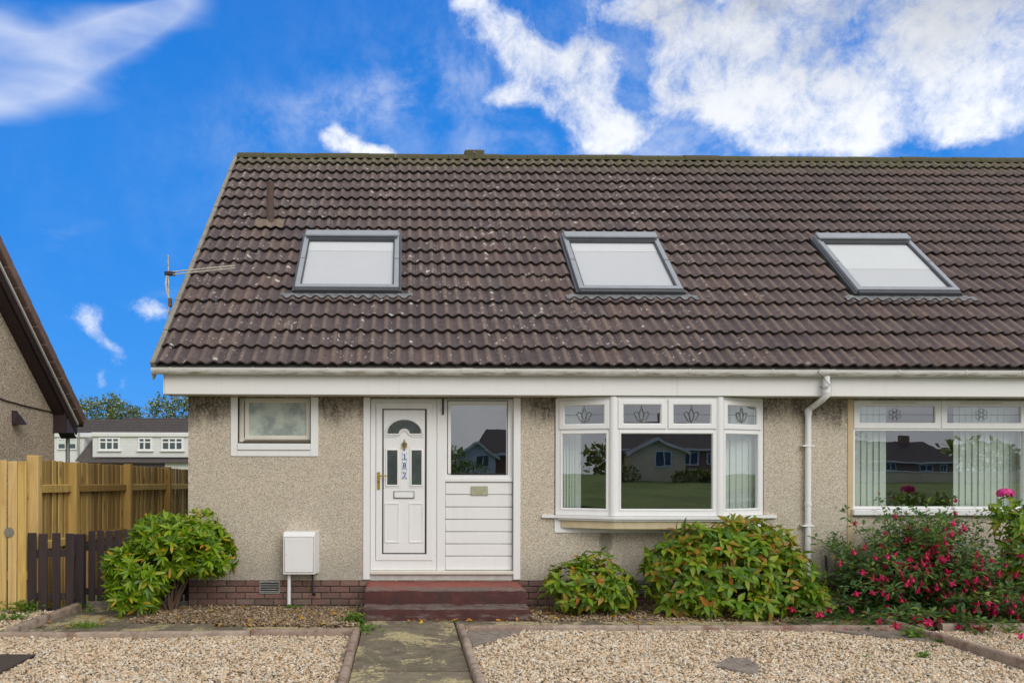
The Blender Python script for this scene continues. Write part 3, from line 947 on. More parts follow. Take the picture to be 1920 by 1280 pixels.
structure(MB().quad((-9, 2.9, -0.016), (-0.47, 2.9, -0.016), (-0.47, 8.05, -0.016), (-9, 7.7, -0.016)).build('ground', M['gravel_dirty']), 'grit under the left gravel bed')
structure(MB().quad((0.60, 2.9, -0.016), (12, 2.9, -0.016), (12, 8.2, -0.016), (0.60, 8.22, -0.016)).build('ground', M['gravel_dirty']), 'grit under the right gravel beds')
structure(MB().quad((-7, 8.43, -0.020), (12, 8.43, -0.020), (12, 9.72, -0.020), (-7, 9.72, -0.020)).build('ground', M['soil']), 'dark soil along the foot of the house walls')

st = MB().slab([(0.64, 8.18), (1.19, 8.18), (1.16, 8.05), (0.645, 7.43)], -0.05, 0.016).build('paving_stone', M['old_stone'])
tag(st, 'grey triangular paving stone in the corner beside the path kerb', 'paving stone')
st = MB().slab([(4.34, 8.18), (5.03, 8.18), (5.16, 7.50)], -0.05, 0.018).build('paving_stone', M['old_stone'])
tag(st, 'long dark triangular stone wedged beside the dividing kerb', 'paving stone')
st = MB()
fl = [(2.599, 6.68), (2.786, 6.959), (2.962, 6.958), (2.942, 6.661), (2.833, 6.454), (2.703, 6.522)]
top = [(x0 * 0.97 + 2.77 * 0.03, y0 * 0.97 + 6.65 * 0.03) for x0, y0 in fl]
nfl = len(fl)
st.add([(x0, y0, -0.02) for x0, y0 in fl] + [(x0, y0, 0.020) for x0, y0 in fl] + [(x0, y0, 0.030) for x0, y0 in top],
       [(i, (i + 1) % nfl, nfl + (i + 1) % nfl, nfl + i) for i in range(nfl)] + [(nfl + i, nfl + (i + 1) % nfl, 2 * nfl + (i + 1) % nfl, 2 * nfl + i) for i in range(nfl)] + [tuple(range(2 * nfl, 3 * nfl))])
tag(st.build('flat_stone', M['old_stone']), 'single flat grey stone lying loose on the right gravel', 'stone')
tag(MB().box(-4.35, -3.225, 6.15, 7.135, -0.03, 0.022, 0.006).build('cover_plate', M['brown_plate']), 'brown square cover plate set into the left gravel', 'cover plate')

# ================================================================== THE SEMI-DETACHED HOUSE
house = thing('semi_detached_house', (1.2, WALL, 0), 'pebble-dashed house with white front door, bay window and two roof windows', 'house')
nextdoor = thing('semi_detached_house', (7.5, WALL, 0), 'adjoining half of the house with wide beige-edged window and one roof window', 'house')
XL, XP, XR = -2.555, 4.956, 12.5
WTOP = 2.50


def wall_panel(mb, x0, x1, z0, z1, holes, y, depth):
    xs = sorted({x0, x1, *[h[0] for h in holes], *[h[1] for h in holes]})
    zs = sorted({z0, z1, *[h[2] for h in holes], *[h[3] for h in holes]})
    for i in range(len(xs) - 1):
        for j in range(len(zs) - 1):
            cx, cz = (xs[i] + xs[i + 1]) / 2, (zs[j] + zs[j + 1]) / 2
            if any(h[0] < cx < h[1] and h[2] < cz < h[3] for h in holes):
                continue
            mb.quad((xs[i], y, zs[j]), (xs[i + 1], y, zs[j]), (xs[i + 1], y, zs[j + 1]), (xs[i], y, zs[j + 1]))
            mb.quad((xs[i], y + depth, zs[j]), (xs[i], y + depth, zs[j + 1]), (xs[i + 1], y + depth, zs[j + 1]), (xs[i + 1], y + depth, zs[j]))
    for a, b_, c, d in holes:
        mb.quad((a, y, c), (a, y + depth, c), (a, y + depth, d), (a, y, d))
        mb.quad((b_, y, c), (b_, y, d), (b_, y + depth, d), (b_, y + depth, c))
        mb.quad((a, y, c), (b_, y, c), (b_, y + depth, c), (a, y + depth, c))
        mb.quad((a, y, d), (a, y + depth, d), (b_, y + depth, d), (b_, y, d))


BATH = (-1.969, -1.103, 1.868, 2.485)
DOOR = (-0.405, 1.312, 0.322, 2.488)
BAY = (1.80, 4.31, 1.10, 2.488)
RWIN = (5.385, 7.50, 1.17, 2.488)
wm = MB()
wall_panel(wm, XL, XP, 0.322, WTOP, [BATH, DOOR, BAY], WALL, 0.26)
PEAK = 6.72
# gable end on the left and back wall
wm.add([(XL, WALL, 0.322), (XL, 18.25, 0.322), (XL, 18.25, 2.6), (XL, 13.95, PEAK), (XL, WALL, 2.86)], [(0, 1, 2, 3, 4)])
wm.quad((XL, WALL, WTOP), (XP, WALL, WTOP), (XP, WALL, 2.86), (XL, WALL, 2.86))
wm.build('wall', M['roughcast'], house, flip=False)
wm = MB()
wall_panel(wm, XP, XR, 0.322, WTOP, [RWIN], WALL, 0.26)
wm.quad((XP, WALL, WTOP), (XR, WALL, WTOP), (XR, WALL, 2.86), (XP, WALL, 2.86))
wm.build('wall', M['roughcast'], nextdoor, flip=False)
wm = MB().add([(xx, yy, zz) for xx in (XP - 0.03, XP + 0.03) for yy, zz in ((WALL + 0.27, 0.0), (18.2, 0.0), (18.2, 2.55), (13.95, 6.6), (WALL + 0.27, 2.75))], [(0, 1, 2, 3, 4), (9, 8, 7, 6, 5), (0, 4, 9, 5), (4, 3, 8, 9), (3, 2, 7, 8), (2, 1, 6, 7), (1, 0, 5, 6)])
wm.build('party_wall', M['interior'], nextdoor)
for xa_, xb_, own in ((XL + .001, XP, house), (XP, XR, nextdoor)):
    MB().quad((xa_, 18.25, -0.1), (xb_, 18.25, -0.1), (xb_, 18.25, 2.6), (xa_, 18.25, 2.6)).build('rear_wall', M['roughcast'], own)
# rooms
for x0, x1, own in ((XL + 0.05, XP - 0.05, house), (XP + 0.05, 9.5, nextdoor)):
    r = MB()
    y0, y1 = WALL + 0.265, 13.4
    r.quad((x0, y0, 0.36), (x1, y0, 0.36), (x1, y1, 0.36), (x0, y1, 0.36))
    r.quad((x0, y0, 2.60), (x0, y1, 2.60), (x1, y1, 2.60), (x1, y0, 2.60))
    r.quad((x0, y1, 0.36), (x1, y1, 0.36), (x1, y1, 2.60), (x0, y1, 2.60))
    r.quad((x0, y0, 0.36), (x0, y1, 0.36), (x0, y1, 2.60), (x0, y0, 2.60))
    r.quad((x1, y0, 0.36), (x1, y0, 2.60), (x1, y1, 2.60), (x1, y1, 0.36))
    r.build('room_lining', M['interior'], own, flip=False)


# brick plinth: every brick its own piece
def plinth(own, x0, x1, hole=None, yy=WALL + 0.012):
    p = MB().box(x0, x1, yy + 0.012, yy + 0.25, -0.09, 0.3215, 0).build('plinth', M['mortar'], own)
    me = MB().box(-0.1075, 0.1075, -0.006, 0.10, -0.0325, 0.0325, 0.005).mesh('brick', M['brick'])
    for r in range(5):
        z = 0.322 - 0.0375 - r * 0.075
        x = x0 + (0 if r % 2 == 0 else -0.1125)
        while x < x1 - 0.02:
            a, b_ = max(x, x0), min(x + 0.225, x1)
            if b_ - a > 0.05:
                o = place('brick', me, p, ((a + b_) / 2, yy + random.uniform(-.003, .003), z), (random.uniform(-.006, .006), random.uniform(-.008, .008), random.uniform(-.008, .008)), ((b_ - a - 0.010) / 0.215, 1, 1))
                p_ok = True
            x += 0.225
    return p


plinth(house, XL, XP)
plinth(nextdoor, XP + 0.001, 8.6)

# ---- roof
PH = R(42)
CO, SI = math.cos(PH), math.sin(PH)
EY, EZ = 9.32, 2.815
GA = 0.345


def roofp(x, s, h=0.0):
    return Vector((x, EY + s * CO - h * SI, EZ + s * SI + h * CO))


ROOF = Matrix.Translation((0, EY, EZ)) @ Matrix.Rotation(PH, 4, 'X')
RL = 6.226


def tile_mesh():
    nseg = 14
    us = [i / nseg for i in range(nseg + 1)]
    A, lift, th = 0.036, 0.050, 0.024

    def prof(u):
        c = 0.5 + 0.5 * math.cos(2 * math.pi * (2 * u - 0.5))
        return A * c ** 1.35
    vs, fs = [], []
    Wd = 0.3
    rows = [(-0.005, lift), (0.10, lift * 0.72), (0.40, 0.0)]
    for s_, l in rows:
        vs += [(u * Wd, s_, prof(u) + l) for u in us]
    k = nseg + 1
    for r in range(2):
        for i in range(nseg):
            fs.append((r * k + i, r * k + i + 1, (r + 1) * k + i + 1, (r + 1) * k + i))
    o = len(vs)
    vs += [(u * Wd, -0.005, prof(u) + lift) for u in us] + [(u * Wd, 0.0, prof(u) + lift - th) for u in us]
    for i in range(nseg):
        fs.append((o + i, o + k + i, o + k + i + 1, o + i + 1))
    # underside lip
    o2 = len(vs)
    vs += [(u * Wd, 0.0, prof(u) + lift - th) for u in us] + [(u * Wd, 0.20, prof(u) + 0.010) for u in us]
    for i in range(nseg):
        fs.append((o2 + i, o2 + k + i, o2 + k + i + 1, o2 + i + 1))
    for e in (0, nseg):
        b_ = len(vs)
        vs += [vs[e], vs[2 * k + e], (vs[2 * k + e][0], 0.40, -0.01), (vs[e][0], 0.0, vs[o + k + e][2])]
        fs.append((b_, b_ + 1, b_ + 2, b_ + 3) if e else (b_ + 3, b_ + 2, b_ + 1, b_))
    mb = MB()
    mb.add(vs, fs)
    return mb


TM = tile_mesh()
tile_me = TM.mesh('roof_tile', M['rooftile'], 40, flip=False)
_us = [i / 14 for i in range(15)]
_cr = [(0.5 + 0.5 * math.cos(2 * math.pi * (2 * u - 0.5))) ** 1.35 for u in _us]
CROWN = np.array(_cr * 3 + [0.0] * (len(TM.v) - 45), np.float32)
tile_me.attributes.new('crown', 'FLOAT', 'POINT').data.foreach_set('value', CROWN)
SKY = [(-1.405, -0.068), (2.26, 3.605), (5.875, 7.215)]
S0, S1 = 1.60, 3.12
X0 = -2.844


def roof(own, x0, ncol, vis, tileskip):
    rf = MB(ROOF)
    rf.box(x0 - 0.02, x0 + ncol * 0.3, -0.02, RL + 0.02, -0.10, -0.012, 0)
    deck = rf.build('roof', M['interior'], own)
    cells = []
    for r in range(18):
        for c in range(ncol):
            xa, sa = x0 + c * 0.3, r * GA
            if any(a - 0.03 < xa and xa + 0.3 < b_ + 0.03 and sa > S0 - 0.14 and sa + 0.30 < S1 + 0.02 for a, b_ in SKY):
                continue
            p = roofp(xa + 0.15, sa + 0.17)
            u = p.x / p.y
            seen = 0 if -0.56 < u < 0.78 else 1
            cells.append((seen, p.length, xa, sa, r))
    cells.sort()
    rest = MB()
    for i, (seen, dist, xa, sa, r) in enumerate(cells):
        loc = roofp(xa + random.uniform(-.002, .002), sa + random.uniform(-.004, .004), random.uniform(-.002, .002))
        rot = (PH + random.uniform(-.008, .008), random.uniform(-.006, .006), random.uniform(-.006, .006))
        if i < 300:
            place('roof_tile', tile_me, deck, loc, rot)
        else:
            rest.T = Matrix.Translation(loc) @ Euler(rot).to_matrix().to_4x4()
            rest.add(TM.v, TM.f)
    o = rest.build('roof_tile', M['rooftile'], deck, 40, flip=False)
    o.data.attributes.new('crown', 'FLOAT', 'POINT').data.foreach_set('value', np.tile(CROWN, len(o.data.vertices) // len(CROWN)))
    o['kind'] = 'stuff'
    # ridge caps
    rp = roofp(0, RL)
    n = int(ncol * 0.3 / 0.45) + 1
    for i in range(n):
        a, b_ = x0 + i * 0.45, min(x0 + (i + 1) * 0.45 - 0.006, x0 + ncol * 0.3)
        if b_ - a < 0.05:
            continue
        g = MB()
        vs, fs = [], []
        K = 8
        dz = random.uniform(-.006, .006)
        for xx in (a, (a + b_) / 2, b_):
            for q in range(K + 1):
                t = math.pi * q / K
                vs.append((xx, rp.y - math.cos(t) * 0.145, rp.z - 0.055 + dz + math.sin(t) * 0.125))
        for j in range(2):
            for q in range(K):
                fs.append((j * (K + 1) + q, j * (K + 1) + q + 1, (j + 1) * (K + 1) + q + 1, (j + 1) * (K + 1) + q))
        for j in (0, 2):
            fs.append(tuple(j * (K + 1) + q for q in range(K + 1)))
        g.add(vs, fs)
        g.build('ridge_tile', M['moss'], deck, 40)
    # rear slope
    rr = MB()
    y2 = rp.y + RL * CO
    rr.add([(x0 - 0.02, rp.y, rp.z + 0.02), (x0 + ncol * 0.3, rp.y, rp.z + 0.02), (x0 + ncol * 0.3, y2, EZ), (x0 - 0.02, y2, EZ)], [(0, 1, 2, 3)])
    rr.build('rear_slope', M['far_roof'], deck)
    return deck


deck1 = roof(house, X0, 26, None, None)
deck2 = roof(nextdoor, XP, 21, None, None)
# verge: grey cement lip, stepping with the courses
for r in range(18):
    s_a, s_b = r * GA, min((r + 1) * GA, RL)
    g = MB(ROOF)
    g.box(X0 - 0.055, X0 + 0.004, s_a - 0.004, s_b - 0.008, -0.05, 0.058 - 0.006 * (r % 2), 0.006)
    o = g.build('verge_piece', M['verge'], deck1)
g = MB(ROOF).box(X0 - 0.052, X0 - 0.030, -0.05, RL, -0.16, -0.052, 0.004)
g.build('bargeboard', M['upvc_cream'], house)

# ridge outlet and soil vent pipe
rp = roofp(0, RL)
g = MB().box(0.0 + 1.03, 0.0 + 1.37, rp.y - 0.10, rp.y + 0.22, rp.z + 0.02, rp.z + 0.125, 0.02)
g.build('ridge_vent', M['rooftile'], deck1, 30)
vb = roofp(-1.975, 3.60, 0.02)
g = MB().tube([vb + Vector((0, 0, -0.08)), vb + Vector((0, 0, 0.60)), vb + Vector((0, 0, 0.62))], [0.055, 0.055, 0.060], 14)
vp = g.build('vent_pipe', plain('brown_vent_pipe', (0.115, 0.075, 0.060), 0.8, 0.08, 20), house, 40)
g = MB(ROOF)
nf = 20
vs = []
for q in range(nf + 1):
    u = -2.18 + 0.42 * q / nf
    cc = 0.5 + 0.5 * math.cos(2 * math.pi * (2 * ((u - X0) / 0.3) - 0.5))
    hh = 0.030 * cc ** 1.35 + 0.062
    vs += [(u, 3.42, hh), (u, 3.62, hh + 0.004), (u, 3.76, 0.035)]
g.add(vs, [(3 * q + k, 3 * q + 3 + k, 3 * q + 4 + k, 3 * q + 1 + k) for q in range(nf) for k in (0, 1)])
g.build('pipe_flashing', plain('pale_mortar_flashing', (0.21, 0.155, 0.115), 0.9, 0.14, 20), vp, 40)


# ---- roof windows
def skylight(own, x0, x1, split):
    root = part_empty('roof_window', own)
    # local frame: x along the eaves, z up the slope, -y outwards from the roof
    T = ROOF @ Matrix.Rotation(R(90), 4, 'X')
    out = -0.132

    def L():
        return MB(Matrix.Translation((0, 0, 0)) @ ROOF @ Matrix(((1, 0, 0, 0), (0, 0, 1, 0), (0, -1, 0, 0), (0, 0, 0, 1))))
    # dark weathering gutters each side and along the head
    g = L()
    g.ring(x0 - 0.036, x1 + 0.036, S0 - 0.03, S1 + 0.040, [(0, -0.012), (0, -0.086), (0.006, -0.089), (0.030, -0.089), (0.036, -0.060), (0.05, -0.05)])
    g.build('flashing_tray', M['alu_dark'], root, 30)
    g = L()
    g.frame(x0, x1, S0, S1, 0.064, out, 0.12, 0.005)
    fr = g.build('frame', M['alu'], root, 30)
    g = L()
    g.box(x0 + 0.012, x1 - 0.012, out - 0.040, out + 0.002, S1 - 0.140, S1 + 0.012, 0.010)
    g.build('top_hood', M['alu'], root, 30)
    g = L()
    g.box(x0 + 0.03, x1 - 0.03, out - 0.001, out + 0.02, S1 - 0.190, S1 - 0.141, 0.003)
    g.build('ventilation_flap', M['alu_dark'], root, 30)
    g = L()
    g.box(x0 + 0.005, x1 - 0.005, out + 0.015, out + 0.10, S0 - 0.055, S0 - 0.002, 0.006)
    g.build('bottom_cover', M['alu_dark'], root, 30)
    g = L()
    g.frame(x0 + 0.066, x1 - 0.066, S0 + 0.074, S1 - 0.19, 0.014, out + 0.012, 0.05, 0.003)
    g.build('glazing_bead', M['alu_dark'], root, 30)
    for xx in (x0 + 0.003, x1 - 0.061):
        g = L()
        g.box(xx, xx + 0.058, out - 0.0025, out + 0.004, (S0 + S1) / 2 - 0.005, (S0 + S1) / 2 + 0.005, 0)
        g.build('cover_joint', M['alu_dark'], root)
    g = L()
    ya = out + 0.030
    g.quad((x0 + 0.078, ya, S0 + 0.085), (x1 - 0.078, ya, S0 + 0.085), (x1 - 0.078, ya, S1 - 0.20), (x0 + 0.078, ya, S1 - 0.20))
    g.build('pane', M['roof_glass'], root, flip=False)
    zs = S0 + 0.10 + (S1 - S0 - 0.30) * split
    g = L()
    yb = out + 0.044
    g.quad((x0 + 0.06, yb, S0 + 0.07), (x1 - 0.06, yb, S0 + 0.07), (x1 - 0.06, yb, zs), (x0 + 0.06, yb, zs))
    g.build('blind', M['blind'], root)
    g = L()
    yb = out + 0.041  # upper band of the blind in a paler tone
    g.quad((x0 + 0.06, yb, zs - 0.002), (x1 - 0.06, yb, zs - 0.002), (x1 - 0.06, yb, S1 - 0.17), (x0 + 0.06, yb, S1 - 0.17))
    tag(g.build('blind', M['blind_light'], root), 'paler upper part of the blind')
    # lead apron dressed over the rolls below
    g = L()
    n = 64
    vs, fs = [], []
    xa, xb = x0 - 0.17, x1 + 0.18
    for q in range(n + 1):
        u = xa + (xb - xa) * q / n
        cc = 0.5 + 0.5 * math.cos(2 * math.pi * (2 * ((u - X0) / 0.3) - 0.5))
        h = 0.030 * cc ** 1.35
        edge = S0 - 0.140 - 0.022 * (1 - cc) + 0.006 * math.sin(u * 31)
        inn = x0 - 0.03 < u < x1 + 0.03
        vs += [(u, -(h + 0.060), edge), (u, -(h * 0.8 + 0.058), S0 - 0.11), (u, -0.062 if inn else -(h * 0.6 + 0.055), S0 - 0.045)]
    fs = [(3 * q + k, 3 * q + 3 + k, 3 * q + 4 + k, 3 * q + 1 + k) for q in range(n) for k in (0, 1)]
    g.add(vs, fs)
    g.build('lead_apron', M['lead'], root, 50)
    return root


skylight(house, *SKY[0], 0.78)
skylight(house, *SKY[1], 0.80)
skylight(nextdoor, *SKY[2], 0.42)

# ---- eaves: fascia, soffit, gutter
FY = 9.335


def eaves(own, x0, x1, ends, brackets, joint):
    MB().box(x0, x1, FY, FY + 0.022, 2.497, 2.775, 0.004).build('fascia', M['fascia'], own)
    MB().box(x0 + 0.002, x1 - 0.002, FY + 0.023, WALL + 0.02, 2.502, 2.514, 0).build('soffit', M['upvc_cream'], own)
    gut = MB()
    K = 12
    vs, fs = [], []
    ga, gb = x0 - (0.115 if ends else 0), x1
    gy, gz, gr = 9.270, 2.787, 0.058
    for xx in (ga, gb):
        for q in range(K + 1):
            t = math.pi + math.pi * q / K
            vs.append((xx, gy + math.cos(t) * gr, gz + math.sin(t) * gr * 1.25))
        for q in range(K, -1, -1):
            t = math.pi + math.pi * q / K
            vs.append((xx, gy + math.cos(t) * (gr - .005), gz + math.sin(t) * (gr * 1.25 - .005)))
    n = 2 * (K + 1)
    fs = [(i, (i + 1) % n, n + (i + 1) % n, n + i) for i in range(n)]
    gut.add(vs, fs)
    go = gut.build('gutter', M['gutter'], own, 40)

    def band(xa, xb, grow, nm):
        b_ = MB()
        vs = []
        for xx in (xa, xb):
            for q in range(K + 1):
                t = math.pi + math.pi * q / K
                vs.append((xx, gy + math.cos(t) * (gr + grow), gz + 0.004 + math.sin(t) * (gr * 1.25 + grow)))
            for q in range(K, -1, -1):
                t = math.pi + math.pi * q / K
                vs.append((xx, gy + math.cos(t) * (gr + .0005), gz + 0.004 + math.sin(t) * (gr * 1.25 + .0005)))
        b_.add(vs, [(i, (i + 1) % n, n + (i + 1) % n, n + i) for i in range(n)] + [tuple(range(n)), tuple(range(n, 2 * n))])
        return b_.build(nm, M['gutter'], go, 40)
    for bx in brackets:
        band(bx - 0.011, bx + 0.011, 0.006, 'gutter_bracket')
    for ja, jb in joint:
        band(ja, jb, 0.007, 'gutter_union')
    if ends:
        e = MB()
        vs = [(ga - 0.004, gy + math.cos(math.pi + math.pi * q / K) * (gr + .004), gz + math.sin(math.pi + math.pi * q / K) * (gr * 1.25 + .004)) for q in range(K + 1)]
        vs2 = [(ga + 0.03, a[1], a[2]) for a in vs]
        e.add(vs + vs2, [tuple(range(K + 1))] + [(i, i + 1, K + 2 + i, K + 1 + i) for i in range(K)])
        e.build('gutter_end', M['gutter'], go, 40)
    return go


eaves(house, -2.745, XP, True, [-2.649, -1.709, -0.865, -0.03, 1.167, 2.668, 3.264, 4.218],
      [(0.659, 0.788), (4.743, 4.94)])
eaves(nextdoor, XP + 0.001, 11.2, False, [5.67, 6.45, 7.108, 8.0, 8.8], [])
g = MB().box(-2.76, -2.747, FY - 0.002, WALL + 0.02, 2.495, 2.80, 0.003)
g.build('eaves_end_board', M['fascia'], house)
for bx in (-0.055, 3.162):
    MB().box(bx - 0.004, bx + 0.004, FY - 0.0025, FY + 0.01, 2.4965, 2.775, 0).build('fascia_joint', M['upvc_cream'], house)

# ---- downpipe at the party wall
dpx, dpt = 4.819, 4.863
dp = MB().tube([(dpt, 9.27, 2.72), (dpt, 9.27, 2.53)], 0.037, 14).tube([(dpt, 9.27, 2.54), (dpt, 9.272, 2.49), (dpt - 0.02, 9.30, 2.46), (dpx + 0.03, 9.57, 2.385), (dpx, 9.595, 2.36), (dpx, 9.60, 2.33)], 0.034, 14)
dp.tube([(dpx, 9.60, 2.34), (dpx, 9.60, 0.36), (dpx - 0.005, 9.595, 0.22), (dpx - 0.02, 9.57, 0.16), (dpx - 0.03, 9.53, 0.10)], 0.034, 14)
dpo = dp.build('downpipe', M['upvc'], house, 40)
for (p0, p1, rr) in (((dpt, 9.27, 2.605), (dpt, 9.27, 2.655), 0.041), ((dpt, 9.27, 2.525), (dpt, 9.27, 2.575), 0.041), ((dpx, 9.60, 2.30), (dpx, 9.60, 2.36), 0.0405), ((dpx, 9.60, 1.22), (dpx, 9.60, 1.26), 0.0405)):
    MB().tube([p0, p1], rr, 14).build('pipe_collar', M['upvc'], dpo, 40)
for z in (1.93, 0.98):
    MB().box(dpx - 0.075, dpx + 0.06, 9.563, WALL - 0.001, z - 0.010, z + 0.010, 0.003).build('pipe_clip', M['upvc'], dpo)
g = MB().tube([(dpt - 0.10, 9.205, 2.80), (dpt - 0.14, 9.20, 2.76), (dpt - 0.07, 9.20, 2.70), (dpt - 0.03, 9.225, 2.66), (dpt + 0.02, 9.225, 2.62), (dpt - 0.03, 9.225, 2.585), (dpt - 0.11, 9.215, 2.595), (dpt - 0.07, 9.215, 2.565), (dpt, 9.225, 2.585)], 0.0028, 5)
g.build('loose_wire', M['wire'], dpo)

# ---- small window on the left
wroot = part_empty('side_window', house)
g = MB()
bx0, bx1, bz0 = -2.051, -1.014, 1.792
for a in (MB().box(bx0, BATH[0], WALL - 0.012, WALL + 0.06, bz0, 2.494, 0.003), MB().box(BATH[1], bx1, WALL - 0.012, WALL + 0.06, bz0, 2.494, 0.003),
          MB().box(BATH[0] + 0.001, BATH[1] - 0.001, WALL - 0.012, WALL + 0.06, bz0, BATH[2], 0.003)):
    a.build('render_band', M['upvc'], wroot)
g = MB().box(BATH[0] + 0.002, BATH[1] - 0.002, WALL - 0.030, WALL + 0.09, 1.868, 1.944, 0.004)
g.build('sill', M['upvc'], wroot)
fz0 = 1.963
g = MB().frame(BATH[0] + 0.003, BATH[1] - 0.003, fz0, 2.49, 0.055, WALL + 0.075, 0.07, 0.004)
g.build('frame', M['upvc_cream'], wroot, 30)
g = MB().frame(-1.9, -1.115, 1.989, 2.495, 0.052, WALL + 0.058, 0.05, 0.006)
g.build('sash', M['upvc_cream'], wroot, 30)
g = MB().box(-1.912, -1.109, WALL + 0.035, WALL + 0.072, fz0 + 0.004, fz0 + 0.016, 0.003)
g.build('drip_bar', M['bronze'], wroot)
g = MB().quad((-1.862, WALL + 0.085, 2.027), (-1.141, WALL + 0.085, 2.027), (-1.141, WALL + 0.085, 2.457), (-1.862, WALL + 0.085, 2.457))
g.build('pane', M['obscure'], wroot)

# ---- entrance
DY = WALL + 0.045                                        # face of the door frame
ent = part_empty('entrance_screen', house)
for a, b_ in ((-0.479, -0.399), (1.31, 1.393)):
    MB().box(a, b_, WALL - 0.014, WALL + 0.10, 0.330, 2.494, 0.004).build('render_band', M['upvc'], ent)
MB().box(-0.40, 1.31, WALL - 0.02, WALL + 0.12, 0.392, 0.432, 0.006).build('threshold_sill', M['upvc_cream'], ent)
MB().box(-0.40, 1.31, WALL + 0.012, WALL + 0.15, 0.300, 0.391, 0.004).build('concrete_sill', plain('pale_concrete', (0.52, 0.51, 0.48), 0.9, 0.09, 12, bumpd=0.003), ent)
MB().box(0.4, 0.502, DY - 0.006, DY + 0.06, 0.433, 2.486, 0.004).build('mullion', M['upvc'], ent)
door = part_empty('front_door', house)
g = MB().frame(-0.396, 0.397, 0.434, 2.486, 0.062, DY, 0.07, 0.005)
g.build('door_frame', M['upvc'], door, 30)
MB().box(-0.393, 0.394, DY + 0.002, DY + 0.05, 0.436, 0.558, 0.004).build('bottom_rail', M['upvc'], door)
g = MB().frame(-0.33, 0.35, 0.552, 2.437, 0.075, DY - 0.010, 0.05, 0.006)
g.build('door_stile', M['upvc'], door, 30)
px0, px1, pz0, pz1 = -0.25, 0.267, 0.631, 2.361
g = MB().frame(px0, px1, pz0, pz1, 0.009, DY - 0.003, 0.03, 0.001)
g.build('gasket', M['rubber'], door)
g = MB().box(px0 + 0.010, px1 - 0.010, DY + 0.004, DY + 0.04, pz0 + 0.010, pz1 - 0.010, 0.002)
leaf = g.build('door_panel', M['upvc'], door)
LY = DY + 0.004
cxd, czd = 0.007, 2.069
# half-round light with a bite at its foot
Ro, Rin = 0.200, 0.068
pts = [(cxd + Ro * math.cos(math.pi * q / 24), czd + Ro * 0.80 * math.sin(math.pi * q / 24)) for q in range(25)]
pts += [(cxd + Rin * math.cos(math.pi - math.pi * q / 10), czd + Rin * 0.9 * math.sin(math.pi * q / 10)) for q in range(11)]
MB().prism(pts, LY - 0.004, LY + 0.004).build('fan_light', M['door_glass'], door)
ol = [Vector((cxd + (Ro + 0.020) * math.cos(math.pi * q / 24), LY - 0.004, czd - 0.012 + (Ro + 0.03) * 0.80 * math.sin(math.pi * q / 24))) for q in range(25)]
il = [Vector((cxd + (Rin - 0.012) * math.cos(math.pi - math.pi * q / 10), LY - 0.004, czd - 0.014 + (Rin) * 0.9 * math.sin(math.pi * q / 10))) for q in range(11)]
g = MB().tube(ol + il + [ol[0]], 0.0125, 6)
g.build('moulding', M['upvc'], door, 60)
g = MB().tube([(cxd - 0.235, LY - 0.002, czd - 0.040), (cxd - 0.10, LY - 0.002, czd - 0.040), (cxd - 0.055, LY - 0.002, czd + 0.008), (cxd, LY - 0.002, czd + 0.028), (cxd + 0.055, LY - 0.002, czd + 0.008), (cxd + 0.10, LY - 0.002, czd - 0.040), (cxd + 0.235, LY - 0.002, czd - 0.040)], 0.008, 6)
g.build('moulding', M['upvc'], door, 60)
for a, b_ in ((-0.196, -0.076), (0.096, 0.213)):
    z0, z1 = 1.456, 1.866
    MB().box(a, b_, LY - 0.003, LY + 0.004, z0, z1, 0).build('door_light', M['door_glass'], door)
    MB().frame(a - 0.022, b_ + 0.022, z0 - 0.022, z1 + 0.022, 0.022, LY - 0.011, 0.012, 0.006).build('moulding', M['upvc'], door, 50)
    MB().frame(a - 0.042, b_ + 0.042, z0 - 0.042, z1 + 0.042, 0.008, LY - 0.004, 0.005, 0.003).build('moulding', M['upvc'], door, 50)
for a, b_ in ((-0.228, -0.047), (0.064, 0.242)):
    z0, z1 = 0.761, 1.243
    MB().ring(a, b_, z0, z1, [(0, LY + 0.002), (0.005, LY - 0.009), (0.016, LY - 0.009), (0.026, LY + 0.001)]).build('moulding', M['upvc'], door, 50)
# letter plate, knocker, handle
lx0, lx1, lz0, lz1 = -0.12, 0.13, 1.291, 1.38
MB().frame(lx0, lx1, lz0, lz1, 0.008, LY - 0.010, 0.012, 0.002).build('letter_plate_surround', M['lead_line'], door)
MB().box(lx0 + 0.010, lx1 - 0.010, LY - 0.012, LY + 0.002, lz0 + 0.010, lz1 - 0.009, 0.005).build('letter_flap', M['upvc'], door, 40)
kx, kz = 0.01, 1.929
g = MB().tube([(kx, LY - 0.012, kz + 0.072), (kx, LY - 0.012, kz + 0.05), (kx, LY - 0.016, kz + 0.034), (kx, LY - 0.014, kz + 0.026)], [0.004, 0.008, 0.010, 0.012], 8)
g.prism([(kx - 0.034, kz + 0.014), (kx - 0.020, kz + 0.030), (kx + 0.020, kz + 0.030), (kx + 0.034, kz + 0.014), (kx + 0.020, kz - 0.012), (kx, kz - 0.030), (kx - 0.020, kz - 0.012)], LY - 0.020, LY)
g.tube([(kx, LY - 0.012, kz - 0.026), (kx, LY - 0.014, kz - 0.05), (kx, LY - 0.010, kz - 0.068)], [0.012, 0.007, 0.003], 8)
kn = g.build('door_knocker', M['bronze'], door, 40)
ringp = [Vector((kx + 0.028 * math.cos(t), LY - 0.022, kz - 0.006 + 0.030 * math.sin(t))) for t in [math.pi + math.pi * q / 10 for q in range(11)]]
MB().tube(ringp, 0.005, 6).build('knocker_ring', M['brass'], kn, 60)
hx, hz = -0.298, 1.503
hd = MB().box(hx - 0.019, hx + 0.019, DY - 0.020, DY - 0.009, hz - 0.105, hz + 0.105, 0.005).build('handle_plate', M['brass'], door, 40)
